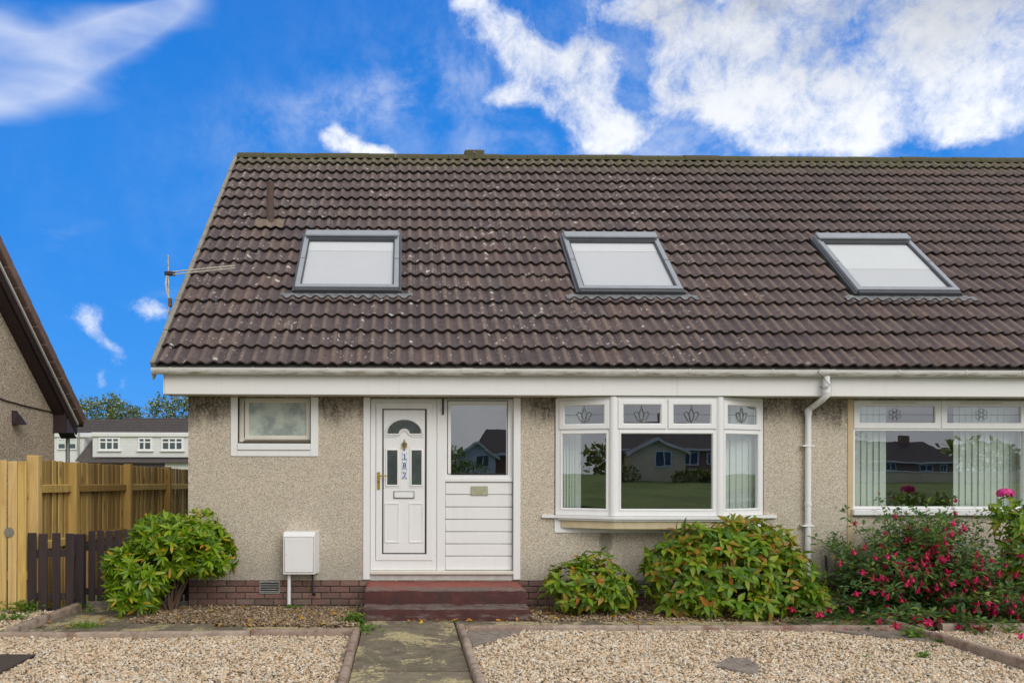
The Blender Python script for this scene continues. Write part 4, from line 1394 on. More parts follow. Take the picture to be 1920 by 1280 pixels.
MB().tube([(hx, DY - 0.015, hz + 0.062), (hx, DY - 0.050, hz + 0.062), (hx + 0.02, DY - 0.058, hz + 0.062), (hx + 0.105, DY - 0.055, hz + 0.060)], [0.010, 0.009, 0.009, 0.007], 8).build('door_handle', M['brass'], hd, 50)
MB().tube([(hx, DY - 0.024, hz - 0.012), (hx, DY - 0.012, hz - 0.012)], 0.010, 10).build('key_hole', M['iron'], hd)


# number tiles 1 8 2 in blue on white glaze
def glyph(ch, cx, cz, w, h, y):
    """strokes of one figure as short tubes"""
    pts = {'1': [[(-.3, .28), (0.05, .5), (0.05, -.5)], [(-.25, -.5), (.35, -.5)]],
           '8': [[(.32 * math.cos(t), .25 + .25 * math.sin(t)) for t in [2 * math.pi * q / 10 for q in range(11)]], [(.38 * math.cos(t), -.25 + .25 * math.sin(t)) for t in [2 * math.pi * q / 10 for q in range(11)]]],
           '2': [[(-.35, .25), (-.22, .45), (.1, .5), (.34, .3), (.25, .05), (-.38, -.48), (.4, -.48)]]}[ch]
    g = MB()
    for st_ in pts:
        g.tube([(cx + p[0] * w, y, cz + p[1] * h) for p in st_], 0.0058, 5)
    return g


for ch, (za, zb) in zip('182', ((862.5, 847.5), (880, 864.5), (897.5, 882))):
    z0, z1 = 1.526 if ch == '2' else (1.748 if ch == '1' else 1.637), 1.624 if ch == '2' else (1.843 if ch == '1' else 1.735)
    xa, xb = -0.019, 0.042
    nt_ = MB().box(xa, xb, LY - 0.009, LY, z0 + 0.003, z1 - 0.003, 0.002).build('number_tile', M['tile_white'], door)
    gl = glyph(ch, (xa + xb) / 2, (z0 + z1) / 2, 0.040, 0.060, LY - 0.010).build('figure', M['tile_blue'], nt_)
    cb = MB()
    for qx in (xa + 0.006, xb - 0.006):
        for qz in (z0 + 0.009, z1 - 0.009):
            cb.box(qx - 0.005, qx + 0.005, LY - 0.0105, LY - 0.008, qz - 0.005, qz + 0.005, 0.001)
    cb.build('tile_corner', M['tile_blue'], nt_)

# sidelight and cladding
sl = part_empty('side_light', house)
g = MB().frame(0.489, 1.31, 1.496, 2.486, 0.078, DY + 0.004, 0.06, 0.005)
g.build('frame', M['upvc'], sl, 30)
gz0, gz1 = 1.588, 2.465
g = MB().frame(0.521, 1.25, gz0 - 0.006, gz1 + 0.004, 0.010, DY + 0.001, 0.03, 0.003)
g.build('glazing_bead', M['rubber'], sl)
g = MB().quad((0.528, DY + 0.018, gz0), (1.243, DY + 0.018, gz0), (1.243, DY + 0.018, gz1), (0.528, DY + 0.018, gz1))
g.build('pane', M['glass'], sl, flip=False)
g = MB().box(0.496, 1.304, DY - 0.010, DY + 0.03, 1.493, 1.537, 0.004)
g.build('sill', M['upvc'], sl)
g = MB().box(0.515, 1.246, WALL + 0.16, WALL + 0.18, 2.36, 2.47, 0.004)
g.build('roller_blind', M['rubber'], sl)
pan = part_empty('cladding', house)
pl = [903, 927, 950.5, 974, 997, 1020, 1043, 1068.5]
zz = [1.49, 1.34, 1.191, 1.042, 0.895, 0.749, 0.603, 0.434]
for i in range(7):
    MB().box(0.505, 1.304, DY + 0.010, DY + 0.032, zz[i + 1] + 0.003, zz[i] - 0.003, 0.006).build('plank', M['upvc'], pan, 40)
MB().box(0.505, 1.304, DY + 0.033, DY + 0.05, zz[-1], zz[0], 0).build('cladding_backing', M['verge'], pan)
pq = MB().box(0.807, 1.011, DY - 0.004, DY + 0.009, 1.331, 1.442, 0.003).build('name_plaque', M['plaque'])
tag(pq, 'small worn olive plaque on the white cladding beside the front door', 'plaque')
hb = MB().box(0.458, 0.48, DY - 0.022, DY - 0.004, 2.292, 2.489, 0.002).tube([(0.47, DY - 0.02, 2.477), (0.47, DY - 0.09, 2.464), (0.47, DY - 0.085, 2.419), (0.47, DY - 0.02, 2.311)], 0.005, 6).build('hanging_bracket', M['iron'])
tag(hb, 'black iron hanging bracket above the doorway', 'bracket')

# ---- bay window: three facets
bay = part_empty('bay_window', house)
CA, CB = (2.435, 9.372), (3.675, 9.372)
facets = [((1.805, 9.645), CA), (CA, CB), (CB, (4.305, 9.645))]
BZ0, BZ1 = 1.105, 2.490


def lead_tulip(T, cx, cz, w, h, xa, xb, za, zb, sw):
    g = MB(T)
    r = 0.0026
    y = -0.006
    g.tube([(xa, y, cz), (cx - w, y, cz)], r, 4).tube([(cx + w, y, cz), (xb, y, cz)], r, 4)
    g.tube([(cx, y, zb), (cx, y, cz + h)], r, 4).tube([(cx, y, cz - h), (cx, y, za)], r, 4)
    q = 1.9 * r
    g.tube([(cx, y, cz + h), (cx - .32 * w, y, cz), (cx - .2 * w, y, cz - .7 * h), (cx, y, cz - .95 * h), (cx + .2 * w, y, cz - .7 * h), (cx + .32 * w, y, cz), (cx, y, cz + h)], q, 5)
    for s in (-1, 1):
        g.tube([(cx + s * w, y, cz + .12 * h), (cx + s * .72 * w, y, cz + .38 * h), (cx + s * .45 * w, y, cz + .22 * h), (cx + s * .32 * w, y, cz - .1 * h)], q, 5)
        g.tube([(cx + s * w, y, cz + .12 * h), (cx + s * .8 * w, y, cz - .35 * h), (cx + s * .5 * w, y, cz - .85 * h), (cx, y, cz - h)], q, 5)
    return g


for fi, (pa, pb) in enumerate(facets):
    va = Vector((pb[0] - pa[0], pb[1] - pa[1], 0))
    Lf = va.length
    ang = math.atan2(va.y, va.x)
    T = Matrix.Translation((pa[0], pa[1], 0)) @ Matrix.Rotation(ang, 4, 'Z')
    MB(T).frame(0.004, Lf - 0.004, BZ0, BZ1, 0.060, 0.0, 0.07, 0.005).build('frame', M['upvc'], bay, 30)
    MB(T).box(0.066, Lf - 0.066, 0.001, 0.066, 2.085, 2.130, 0.004).build('transom', M['upvc'], bay, 30)
    xs = [(0.05, Lf - 0.05)] if fi != 1 else [(0.05, Lf / 2 - 0.012), (Lf / 2 + 0.012, Lf - 0.05)]
    if fi == 1:
        MB(T).box(Lf / 2 - 0.012, Lf / 2 + 0.012, 0.002, 0.066, 2.131, BZ1 - 0.061, 0.003).build('mullion', M['upvc'], bay, 30)
    for a, b_ in xs:
        MB(T).frame(a, b_, 2.116, BZ1 - 0.035, 0.058, -0.014, 0.05, 0.006, 0.006).build('sash', M['upvc'], bay, 30)
        MB(T).quad((a + 0.06, 0.012, 2.17), (b_ - 0.06, 0.012, 2.17), (b_ - 0.06, 0.012, BZ1 - 0.09), (a + 0.06, 0.012, BZ1 - 0.09)).build('pane', M['glass'], bay, flip=False)
        Tm = T @ Matrix.Translation((0, 0.010, 0))
        lead_tulip(Tm, (a + b_) / 2, 2.285, 0.085, 0.085, a + 0.064, b_ - 0.064, 2.176, BZ1 - 0.096, 0).build('lead_motif', M['lead_line'], bay)
    MB(T).frame(0.060, Lf - 0.060, BZ0 + 0.055, 2.088, 0.028, -0.006, 0.05, 0.008).build('glazing_bead', M['upvc'], bay, 40)
    MB(T).quad((0.085, 0.020, BZ0 + 0.08), (Lf - 0.085, 0.020, BZ0 + 0.08), (Lf - 0.085, 0.020, 2.064), (0.085, 0.020, 2.064)).build('pane', M['glass'], bay, flip=False)
for cx_, cy_ in (CA, CB):
    MB().tube([(cx_, cy_ + 0.030, BZ0 + 0.002), (cx_, cy_ + 0.030, BZ1 - 0.001)], 0.052, 14).build('corner_post', M['upvc'], bay, 40)
# sill board following the bay, ends running past it along the wall
so = [(1.645, 9.62), (1.79, 9.60), (2.425, 9.325), (3.685, 9.325), (4.32, 9.60), (4.455, 9.62), (4.455, 9.66), (1.645, 9.66)]
MB().slab(so, 1.070, 1.103).build('sill', M['upvc'], bay)
su = [(1.86, 9.66), (1.88, 9.62), (2.44, 9.375), (3.67, 9.375), (4.23, 9.62), (4.25, 9.66)]
MB().slab(su, 0.955, 1.069).build('underside_board', M['cream_wood'], bay)
MB().slab([(1.83, 9.66), (1.85, 9.60), (2.43, 9.35), (3.68, 9.35), (4.26, 9.60), (4.28, 9.66)], 1.046, 1.0695).build('sill', M['upvc'], bay)
MB().box(1.80, 4.31, WALL - 0.014, WALL + 0.03, 0.890, 0.958, 0.004).build('render_band', M['upvc'], bay)
MB().box(1.80, 1.875, WALL - 0.0135, WALL + 0.03, 0.9585, 1.068, 0.003).build('render_band', M['upvc'], bay)
MB().box(4.235, 4.31, WALL - 0.0135, WALL + 0.03, 0.9585, 1.068, 0.003).build('render_band', M['upvc'], bay)
MB().slab([(1.81, 9.66), (2.44, 9.40), (3.67, 9.40), (4.30, 9.66)], 2.491, 2.50).build('bay_ceiling', M['upvc'], bay)
# inside window board
MB().slab([(1.83, 9.92), (1.83, 9.73), (2.45, 9.46), (3.66, 9.46), (4.28, 9.73), (4.28, 9.92)], 1.08, 1.104).build('window_board', M['upvc'], bay)

# ---- wide window next door
rw = part_empty('front_window', nextdoor)
MB().box(5.317, RWIN[0] - 0.001, WALL - 0.010, WALL + 0.05, 0.55, 2.494, 0.003).build('edge_strip', M['beige_trim'], rw)
RY = WALL + 0.012
RX1 = RWIN[1]
MB().frame(RWIN[0], RX1, 1.175, 2.487, 0.034, RY, 0.07, 0.004).build('frame', M['upvc'], rw, 30)
MB().box(RWIN[0] + 0.035, RX1 - 0.035, RY + 0.001, RY + 0.06, 2.115, 2.155, 0.004).build('transom', M['upvc'], rw, 30)
xm = 6.45
for a, b_ in ((RWIN[0] + 0.01, xm - 0.002), (xm + 0.002, RX1 - 0.01)):
    MB().frame(a, b_, 2.140, 2.478, 0.072, RY - 0.014, 0.05, 0.006).build('sash', M['upvc'], rw, 30)
    MB().quad((a + 0.07, RY + 0.012, 2.21), (b_ - 0.07, RY + 0.012, 2.21), (b_ - 0.07, RY + 0.012, 2.41), (a + 0.07, RY + 0.012, 2.41)).build('pane', M['glass'], rw, flip=False)
    MB().box((a + b_) / 2 - 0.30, (a + b_) / 2 + 0.22, RY - 0.022, RY - 0.0145, 2.438, 2.456, 0.002).build('trickle_vent', M['upvc_cream'], rw)
    g = MB()
    c0, z0 = (a + b_) / 2 - 0.02, 2.31
    y = RY + 0.008
    g.tube([(a + 0.073, y, z0), (c0 - 0.075, y, z0)], 0.0022, 4).tube([(c0 + 0.075, y, z0), (b_ - 0.073, y, z0)], 0.0022, 4)
    for q in range(6):
        t0 = (q + 0.5) * math.pi / 3
        cx1, cz1 = c0 + 0.046 * math.cos(t0), z0 + 0.046 * math.sin(t0)
        g.tube([(cx1 + 0.030 * math.cos(t), y, cz1 + 0.030 * math.sin(t)) for t in [2 * math.pi * k_ / 10 for k_ in range(11)]], 0.0017, 4)
    g.tube([(c0 + 0.034 * math.cos(t), y, z0 + 0.034 * math.sin(t)) for t in [2 * math.pi * k_ / 12 for k_ in range(13)]], 0.0015, 4)
    g.build('lead_motif', M['lead_line'], rw)
MB().quad((RWIN[0] + 0.03, RY + 0.03, 1.205), (RX1 - 0.03, RY + 0.03, 1.205), (RX1 - 0.03, RY + 0.03, 2.118), (RWIN[0] + 0.03, RY + 0.03, 2.118)).build('pane', M['glass'], rw, flip=False)
MB().box(RWIN[0] - 0.02, RX1 + 0.05, WALL - 0.06, WALL + 0.03, 1.105, 1.172, 0.006).build('sill', M['upvc'], rw)
MB().box(RX1 + 0.001, RX1 + 0.09, WALL - 0.010, WALL + 0.05, 1.173, 2.494, 0.003).build('edge_strip', M['beige_trim'], rw)

# ---- vertical blinds hanging inside
slat_me = MB().box(-0.044, 0.044, -0.0012, 0.0012, -0.5, 0.5, 0).mesh('blind_slat', M['net'])


def vblind(label, x0, x1, y, z0, z1, pitch, turn):
    r = thing('vertical_blind', ((x0 + x1) / 2, y, z1), label, 'blind', 'pale vertical blinds hanging inside the windows')
    MB().box(x0 - 0.02, x1 + 0.02, y - 0.02, y + 0.02, z1, z1 + 0.03, 0.003).build('head_rail', M['upvc'], r)
    x = x0 + 0.03
    while x < x1:
        place('slat', slat_me, r, (x, y, (z0 + z1) / 2), (0, 0, R(turn + random.uniform(-7, 7))), (1, 1, z1 - z0))
        x += pitch


vblind('gathered pale blind at the left edge of the bay window', 1.84, 2.12, 9.80, 1.12, 2.46, 0.035, 30)
vblind('pale vertical blind closed across the right facet of the bay', 3.72, 4.30, 9.72, 1.12, 2.46, 0.075, 12)
vblind('pale vertical blind at the left of the beige-edged window', 5.44, 5.92, 9.82, 1.18, 2.45, 0.075, 10)
vblind('pale vertical blind at the right of the beige-edged window', 6.72, 7.50, 9.82, 1.18, 2.45, 0.078, 10)

# ---- air brick, meter box, dark pipe stub, wall stain
def air_vent(vx0, vx1, vz0, vz1):
    vent = part_empty('air_vent', house)
    MB().frame(vx0, vx1, vz0, vz1, 0.012, WALL - 0.006, 0.03, 0.002).build('frame', M['grey_metal'], vent)
    for i in range(5):
        z = vz0 + 0.020 + i * (vz1 - vz0 - 0.03) / 4.6
        MB(Matrix.Translation((0, WALL + 0.002, z)) @ Matrix.Rotation(R(-38), 4, 'X')).box(vx0 + 0.011, vx1 - 0.011, -0.012, 0.012, -0.003, 0.003, 0).build('louvre', M['grey_metal'], vent)
    MB().quad((vx0 + .01, WALL + 0.0045, vz0 + .01), (vx1 - .01, WALL + 0.0045, vz0 + .01), (vx1 - .01, WALL + 0.0045, vz1 - .01), (vx0 + .01, WALL + 0.0045, vz1 - .01)).build('vent_backing', M['iron'], vent)


air_vent(-1.71, -1.467, 0.164, 0.316)
air_vent(2.797, 2.988, 0.165, 0.312)
gul = thing('drain_gully', (5.16, 9.55, 0), 'grey gully and black waste pipe at the wall between the big hydrangea and fuchsia', 'drain')
gx_ = 5.033
MB().tube([(gx_, 9.615, 0.62), (gx_ + 0.004, 9.60, 0.60), (gx_ + 0.012, 9.60, 0.30), (gx_ + 0.05, 9.58, 0.22), (gx_ + 0.10, 9.55, 0.12)], 0.013, 8).build('waste_pipe', M['iron'], gul, 40)
MB().slab([(gx_ + 0.02, 9.40), (gx_ + 0.36, 9.40), (gx_ + 0.36, 9.63), (gx_ + 0.02, 9.63)], -0.02, 0.05).add([(gx_ + 0.02, 9.632, 0.05), (gx_ + 0.36, 9.632, 0.05), (gx_ + 0.36, 9.632, 0.26), (gx_ + 0.27, 9.632, 0.26), (gx_ + 0.19, 9.632, 0.20), (gx_ + 0.11, 9.632, 0.26), (gx_ + 0.02, 9.632, 0.26)], [(0, 1, 2, 3, 4, 5, 6)]).build('gully_surround', M['old_stone'], gul)
MB().box(gx_ + 0.09, gx_ + 0.29, 9.45, 9.60, 0.0505, 0.060, 0.003).build('grating', M['iron'], gul)
mtr = thing('meter_box', (-1.216, 9.45, 0.38), 'white meter box fixed low on the pebble-dashed wall', 'meter box')
mx0, mx1, mz0, mz1 = -1.4, -1.038, -0.495 * 0 + 0.417, 0.908
bx1 = -1.001
g = MB()
fr = [(mx0, mz0), (mx1, mz0), (mx1, mz1 - 0.05), (mx0, mz1 - 0.05)]
bk = [(mx0 - 0.002, mz0 - 0.002), (bx1, mz0 - 0.002), (bx1, mz1 + 0.0), (mx0 - 0.002, mz1 + 0.0)]
g.add([(x, 9.47, z) for x, z in fr] + [(x, WALL + 0.001, z) for x, z in bk] + [(mx0, 9.50, mz1), (mx1 + .008, 9.50, mz1)],
      [(0, 1, 2, 3), (0, 4, 5, 1), (3, 2, 9, 8), (8, 9, 6, 7), (1, 5, 6, 9, 2), (0, 3, 8, 7, 4)])
g.build('box', M['upvc'], mtr)
MB().frame(mx0 + 0.013, mx1 - 0.009, mz0 + 0.017, mz1 - 0.057, 0.004, 9.4675, 0.003, 0).build('door_gap', M['verge'], mtr)
dm = MB().box(mx0 + 0.018, mx1 - 0.014, 9.460, 9.4695, mz0 + 0.022, mz1 - 0.062, 0.004).build('door', M['upvc'], mtr, 40)
for zb in (mz0 + 0.060, mz1 - 0.10):
    MB().box(mx0 + 0.05, mx1 - 0.05, 9.4585, 9.4605, zb - 0.003, zb + 0.003, 0).build('pressed_line', M['fascia'], dm)
MB().tube([(mx0 + 0.035, 9.4625, (mz0 + mz1) / 2 - 0.02), (mx0 + 0.035, 9.456, (mz0 + mz1) / 2 - 0.02)], 0.006, 8).build('lock', M['grey_metal'], dm)
pxm = -1.344
MB().tube([(pxm, 9.55, mz0), (pxm, 9.55, 0.02), (pxm - 0.005, 9.55, -0.03)], 0.021, 12).build('pipe', M['upvc'], mtr, 40)
pxd = -1.065
MB().tube([(pxd - 0.01, 9.60, mz0), (pxd, 9.60, 0.22), (pxd + 0.01, 9.585, 0.18), (pxd + 0.012, 9.56, 0.165)], [0.012, 0.012, 0.013, 0.024], 10).build('drain_stub', M['iron'], mtr, 40)
MB().tube([(pxd - 0.035, 9.61, mz0), (pxd - 0.05, 9.612, 0.27), (pxd - 0.06, 9.615, 0.22)], 0.003, 5).build('earth_wire', plain('yellow_green_wire', (0.30, 0.28, 0.05), 0.6), mtr)

# ---- red steps
stp = thing('doorstep', (0.47, 9.2, 0), 'two worn red painted concrete steps at the white front door', 'steps')


def rough_step(x0, x1, y0, y1, z0, z1, c, name):
    """block with a slightly wavering rounded nose"""
    n = 40
    vs, fs = [], []
    prof = [(y1, z1), (y0 + c * 1.3, z1), (y0 + c * .35, z1 - c * .3), (y0, z1 - c * 1.2), (y0 - 0.004, z0)]
    k = len(prof)
    for i in range(n + 1):
        x = x0 + (x1 - x0) * i / n
        e = min(i, n - i)
        dn = random.uniform(-1, 1) * 0.004
        sh = 0.010 if e == 0 else 0.0
        for j, (y, z) in enumerate(prof):
            vs.append((x, y + (dn if 0 < j < 4 else 0) + (sh if j > 0 else 0), z + (dn * .5 if 0 < j < 4 else 0) - (0.006 if e == 0 and j < 3 else 0)))
    for i in range(n):
        fs += [(i * k + j, (i + 1) * k + j, (i + 1) * k + j + 1, i * k + j + 1) for j in range(k - 1)]
    for i in (0, n):
        b_ = len(vs)
        vs += [vs[i * k + j] for j in range(k)] + [(vs[i * k][0], y1, z0)]
        fs.append(tuple(b_ + j for j in range(k + 1)))
    return MB().add(vs, fs).build(name, M['step'], stp, 35)


rough_step(-0.425, 1.365, 8.965, 9.66, 0.10, 0.308, 0.020, 'upper_step')
rough_step(-0.435, 1.375, 8.725, 9.64, -0.05, 0.139, 0.022, 'lower_step')

# ---- tv aerial
ae = thing('television_aerial', (-3.07, 10.6, 3.7), 'weathered television aerial sticking out past the roof verge', 'aerial')
p0 = Vector((-3.075, 10.6, 4.42))
MB().tube([p0, (-3.062, 10.6, 3.75), (-3.05, 10.6, 3.66), (-3.00, 10.62, 3.58), (-2.80, 10.75, 3.45)], 0.012, 8).build('pole', M['grey_metal'], ae, 40)
for dzz in (0.0, -0.035):
    MB().tube([(-3.10, 10.60, 4.195 + dzz), (-2.66, 10.50, 4.215 + dzz), (-2.165, 10.40, 4.238 + dzz * 0.9)], 0.0085, 8).build('boom', M['aerial_white'], ae, 40)
MB().box(-3.115, -2.985, 10.570, 10.63, 4.155, 4.205, 0.006).build('clamp', M['iron'], ae)
MB().tube([(-3.085, 10.59, 4.16), (-3.10, 10.58, 4.04), (-3.08, 10.59, 3.92), (-3.055, 10.59, 3.84), (-3.04, 10.59, 3.80)], 0.012, 6).build('coax_cable', M['aerial_white'], ae, 50)
MB().box(-3.065, -3.025, 10.575, 10.625, 3.745, 3.86, 0.006).build('junction', plain('rusty_bracket', (0.17, 0.11, 0.07), 0.8, 0.15, 30), ae)
MB().tube([(-3.055, 10.59, 3.76), (-3.065, 10.59, 3.68), (-3.085, 10.59, 3.62)], [0.010, 0.012, 0.006], 6).build('tape_tail', M['aerial_white'], ae)
for q in range(5):
    xx = -2.60 + q * 0.10
    yy = 10.485 - (q * 0.10) * 0.2
    zc = 4.20 + q * 0.004
    MB().tube([(xx, yy - 0.10 + q * .01, zc), (xx, yy + 0.10 - q * .01, zc)], 0.003, 5).build('element', M['aerial_white'], ae)

# ================================================================== LEFT NEIGHBOUR
NX = -5.42
nb = thing('neighbour_house', (-7.5, 8.5, 0), 'tan roughcast gable of the house on the left with dark brown eaves boards', 'house')
NRY, NRZ = 8.55, 5.90                                     # ridge line
tip = Vector((-5.2, -0.495 * 0 + 13.12, 2.40))
sl_ = (NRZ - tip.z) / (tip.y - NRY)
wy1 = 12.65
g = MB()


def roofz(y):
    return NRZ - sl_ * abs(y - NRY)


g.add([(NX, 4.3, -0.1), (NX, wy1, -0.1), (NX, wy1, roofz(wy1) - 0.10), (NX, NRY, NRZ - 0.10), (NX, 4.3, roofz(4.3) - 0.10)], [(0, 1, 2, 3, 4)])
g.quad((NX, wy1, -0.1), (-14, wy1, -0.1), (-14, wy1, roofz(wy1) - 0.1), (NX, wy1, roofz(wy1) - 0.1))
g.quad((NX, 4.3, -0.1), (NX, 4.3, roofz(4.3) - 0.1), (-14, 4.3, roofz(4.3) - 0.1), (-14, 4.3, -0.1))
g.build('wall', M['roughcast_old'], nb)


def along(y0, y1, h0, h1, x0, x1):
    """board following the verge between y0 and y1, h measured square off the slope line"""
    vs = []
    for xx in (x0, x1):
        for y in (y0, y1):
            for h in (h0, h1):
                vs.append((xx, y, roofz(y) + h))
    return MB().add(vs, [(0, 1, 3, 2), (4, 6, 7, 5), (0, 4, 5, 1), (2, 3, 7, 6), (0, 2, 6, 4), (1, 5, 7, 3)])


along(NRY, 13.02, -0.30, -0.07, -5.245, -5.22).build('bargeboard', M['brown_board'], nb)
along(NRY, 13.02, -0.150, -0.108, -5.218, -5.195).build('verge_trim', M['far_white'], nb)
along(NRY, 13.06, -0.33, -0.305, -5.49, -5.25).build('verge_soffit', M['brown_board'], nb)
rfn = along(NRY, 13.16, -0.06, 0.055, -14, -5.17).build('roof', M['far_roof'], nb)
along(3.9, NRY, -0.06, 0.055, -14, -5.17).build('roof', M['far_roof'], nb)
# verge tiles in steps down the slope
nt_me = MB().box(-0.085, 0.085, -0.195, 0.195, -0.105, 0.040, 0.012).mesh('verge_tile', plain('brown_verge_tile', (0.215, 0.135, 0.108), 0.8, 0.10, 10))
a_ = math.atan(sl_)
ln_ = (13.16 - NRY) / math.cos(a_)
nv = int(ln_ / 0.345)
for q in range(nv + 1):
    y = 13.12 - (q + 0.45) * 0.345 * math.cos(a_)
    place('verge_tile', nt_me, rfn, (-5.215, y, roofz(y) + 0.05), (-a_ + 0.03, 0, 0))
# boxed eaves end at the back corner
MB().add([(-5.46, 12.66, 2.20), (-5.23, 12.66, 2.20), (-5.23, 13.06, 2.20), (-5.46, 13.06, 2.20), (-5.46, 12.66, roofz(12.66) - 0.33), (-5.23, 12.66, roofz(12.66) - 0.33), (-5.23, 13.06, roofz(13.06) - 0.10), (-5.46, 13.06, roofz(13.06) - 0.10)],
         [(0, 3, 2, 1), (4, 5, 6, 7), (0, 1, 5, 4), (1, 2, 6, 5), (2, 3, 7, 6), (3, 0, 4, 7)]).build('eaves_box', M['purple_board'], nb)
MB().add([(-5.475, 12.60, 2.19), (-5.475, 12.79, 2.19), (-5.475, 12.79, 2.62), (-5.475, 12.60, 2.75), (-5.23, 12.60, 2.19), (-5.23, 12.655, 2.19), (-5.23, 12.655, 2.60), (-5.23, 12.60, 2.70)],
         [(0, 1, 2, 3), (7, 6, 5, 4), (0, 4, 5, 1), (3, 2, 6, 7), (0, 3, 7, 4), (1, 5, 6, 2)]).build('eaves_box', M['brown_board'], nb)
MB().tube([(-5.40, 13.10, 2.21), (-5.40, 13.10, -0.1)], 0.035, 8).build('downpipe', M['grey_metal'], nb)
cy = NX + 0.01
MB().tube([(cy, 9.8, 2.552 * 0 + 2.70), (cy, 11.1, 2.56), (cy, 11.7, 2.53), (cy, 12.4, 2.51), (cy, 12.78, 2.49)], 0.010, 6).build('cable', M['wire'], nb)
wl = part_empty('wall_lamp', nb)
MB().box(NX, NX + 0.03, 11.27, 11.40, 2.24, 2.44, 0.006).build('back_plate', M['iron'], wl)
MB().add([(NX + 0.03, 11.26, 2.25), (NX + 0.15, 11.25, 2.25), (NX + 0.15, 11.42, 2.25), (NX + 0.03, 11.41, 2.25), (NX + 0.03, 11.28, 2.42), (NX + 0.07, 11.28, 2.38), (NX + 0.07, 11.39, 2.38), (NX + 0.03, 11.39, 2.42)],
         [(0, 3, 2, 1), (4, 5, 6, 7), (0, 1, 5, 4), (1, 2, 6, 5), (2, 3, 7, 6), (3, 0, 4, 7)]).build('lamp_shade', M['brown_board'], wl)

# ---- timber fence running back, one board at a time
FX = -4.30
fence = thing('timber_fence', (FX, 12.8, 0), 'new honey-coloured board fence running back between the houses', 'fence')


def ftop(y):
    return 1.745 - 0.0178 * (y - 9.5)


bd_me = MB().box(-0.009, 0.009, -0.060, 0.060, -0.5, 0.5, 0.003).mesh('board', M['wood_board'])
y = 9.58
i = 0
while y < 18.5:
    w = random.uniform(0.088, 0.108) if i % 2 else random.uniform(0.095, 0.115)
    zt = ftop(y) + random.uniform(-.006, .006)
    zb = -0.12 - 0.02 * (y - 9.5)
    place('board', bd_me, fence, (FX - 0.052 + (0.020 if i % 2 else 0.0), y + w / 2, (zt + zb) / 2), (random.uniform(-.006, .006), 0, random.uniform(-.05, .05)), (1, (w + 0.010) / 0.12, zt - zb))
    y += w * 0.93
    i += 1
for yy in (10.55, 12.62, 14.72, 16.8):
    MB().box(FX - 0.025, FX + 0.085, yy - 0.05, yy + 0.05, -0.3, ftop(yy) - 0.015 if yy < 11 else ftop(yy) + 0.02, 0.006).build('post', M['wood_new'], fence)
for z_, h_ in ((-0.345, 0.085), (-1.02, 0.085)):
    for ya, yb in ((9.52, 10.495), (10.605, 12.565), (12.675, 14.665), (14.775, 16.745), (16.855, 18.4)):
        vs = []
        for yq in (ya, yb):
            for xq in (FX - 0.022, FX + 0.022):
                for hq in (-h_ / 2, h_ / 2):
                    vs.append((xq, yq, ftop(yq) + z_ + hq + (0.012 if hq > 0 and xq < FX else 0)))
        MB().add(vs, [(0, 1, 3, 2), (4, 6, 7, 5), (0, 4, 5, 1), (2, 3, 7, 6), (0, 2, 6, 4), (1, 5, 7, 3)]).build('rail', M['wood_new'], fence)

# ---- pale timber gate at the far left, facing the street
gate = thing('timber_gate', (-4.6, 9.42, 0), 'pale upright-board gate with round metal ring at the picture edge', 'gate')
gx = [-4.359, -4.46, -4.467, -4.571, -4.577, -4.687]
for xa, xb, mm in ((-4.457, -4.353, 'wood_new'), (-4.565, -4.46, 'wood_light'), (-4.681, -4.58, 'wood_light'), (-4.797, -4.687, 'wood_light'), (-4.92, -4.803, 'wood_light')):
    MB().box(xa + 0.002, xb - 0.002, 9.405, 9.43, 0.0, 1.732 + random.uniform(-.008, .008), 0.005).build('board', M[mm], gate, 40)
MB().box(-4.92, -4.356, 9.435, 9.47, 1.30, 1.40, 0.003).build('rail', M['wood_new'], gate)
MB().box(-4.92, -4.356, 9.435, 9.47, 0.35, 0.45, 0.003).build('rail', M['wood_new'], gate)
MB().tube([(-4.543, 9.402, 0.908), (-4.543, 9.388, 0.908)], 0.055, 20).build('ring_handle', plain('grey_zinc', (0.33, 0.31, 0.28), 0.5, 0.15, 60, metal=0.3), gate, 40)
gp_ = MB().box(-4.396, -4.257, 9.495, 9.60, -0.15, 1.795, 0.007).build('gate_post', M['wood_light'])
tag(gp_, 'tall pale square post between the gate and the board fence', 'post')

# ---- dark picket fence
pick = thing('picket_fence', (-3.5, 9.55, 0), 'low dark brown picket fence behind the rhododendron', 'fence')
for xa, xb in ((53, 69), (73, 90), (98.5, 114), (123.5, 139.5)):
    a, b_ = {53: (-4.352, -4.253), 73: (-4.229, -4.124), 98.5: (-4.072, -3.977), 123.5: (-3.918, -3.82)}[xa]
    MB().box(a, b_, 9.44, 9.46, -0.02 + random.uniform(-.01, .01), 0.892 + random.uniform(-.006, .006), 0.005).build('slat', M['wood_dark'], pick, 40)
for z in (0.66, 0.16):
    MB().box(-4.356, -3.814, 9.462, 9.49, z - 0.04, z + 0.04, 0.004).build('rail', M['wood_dark'], pick)
MB().box(-3.868, -3.752, 9.55, 9.64, -0.05, 0.872, 0.006).build('post', M['wood_dark'], pick)
px_ = 166.5
sx0 = -3.769
xq = sx0
while xq < -2.60:
    MB().box(xq, xq + 0.080, 9.74, 9.758, 0.06, 0.905 + random.uniform(-.008, .008), 0.005).build('slat', M['wood_dark'], pick, 40)
    xq += 0.1045
for z in (0.70, 0.17):
    MB().box(sx0 - 0.1, -2.57, 9.76, 9.79, z - 0.04, z + 0.04, 0.004).build('rail', M['wood_dark'], pick)
MB().box(sx0 - 0.09, -2.57, 9.73, 9.77, -0.06, 0.055, 0.004).build('gravel_board', M['old_stone'], pick)

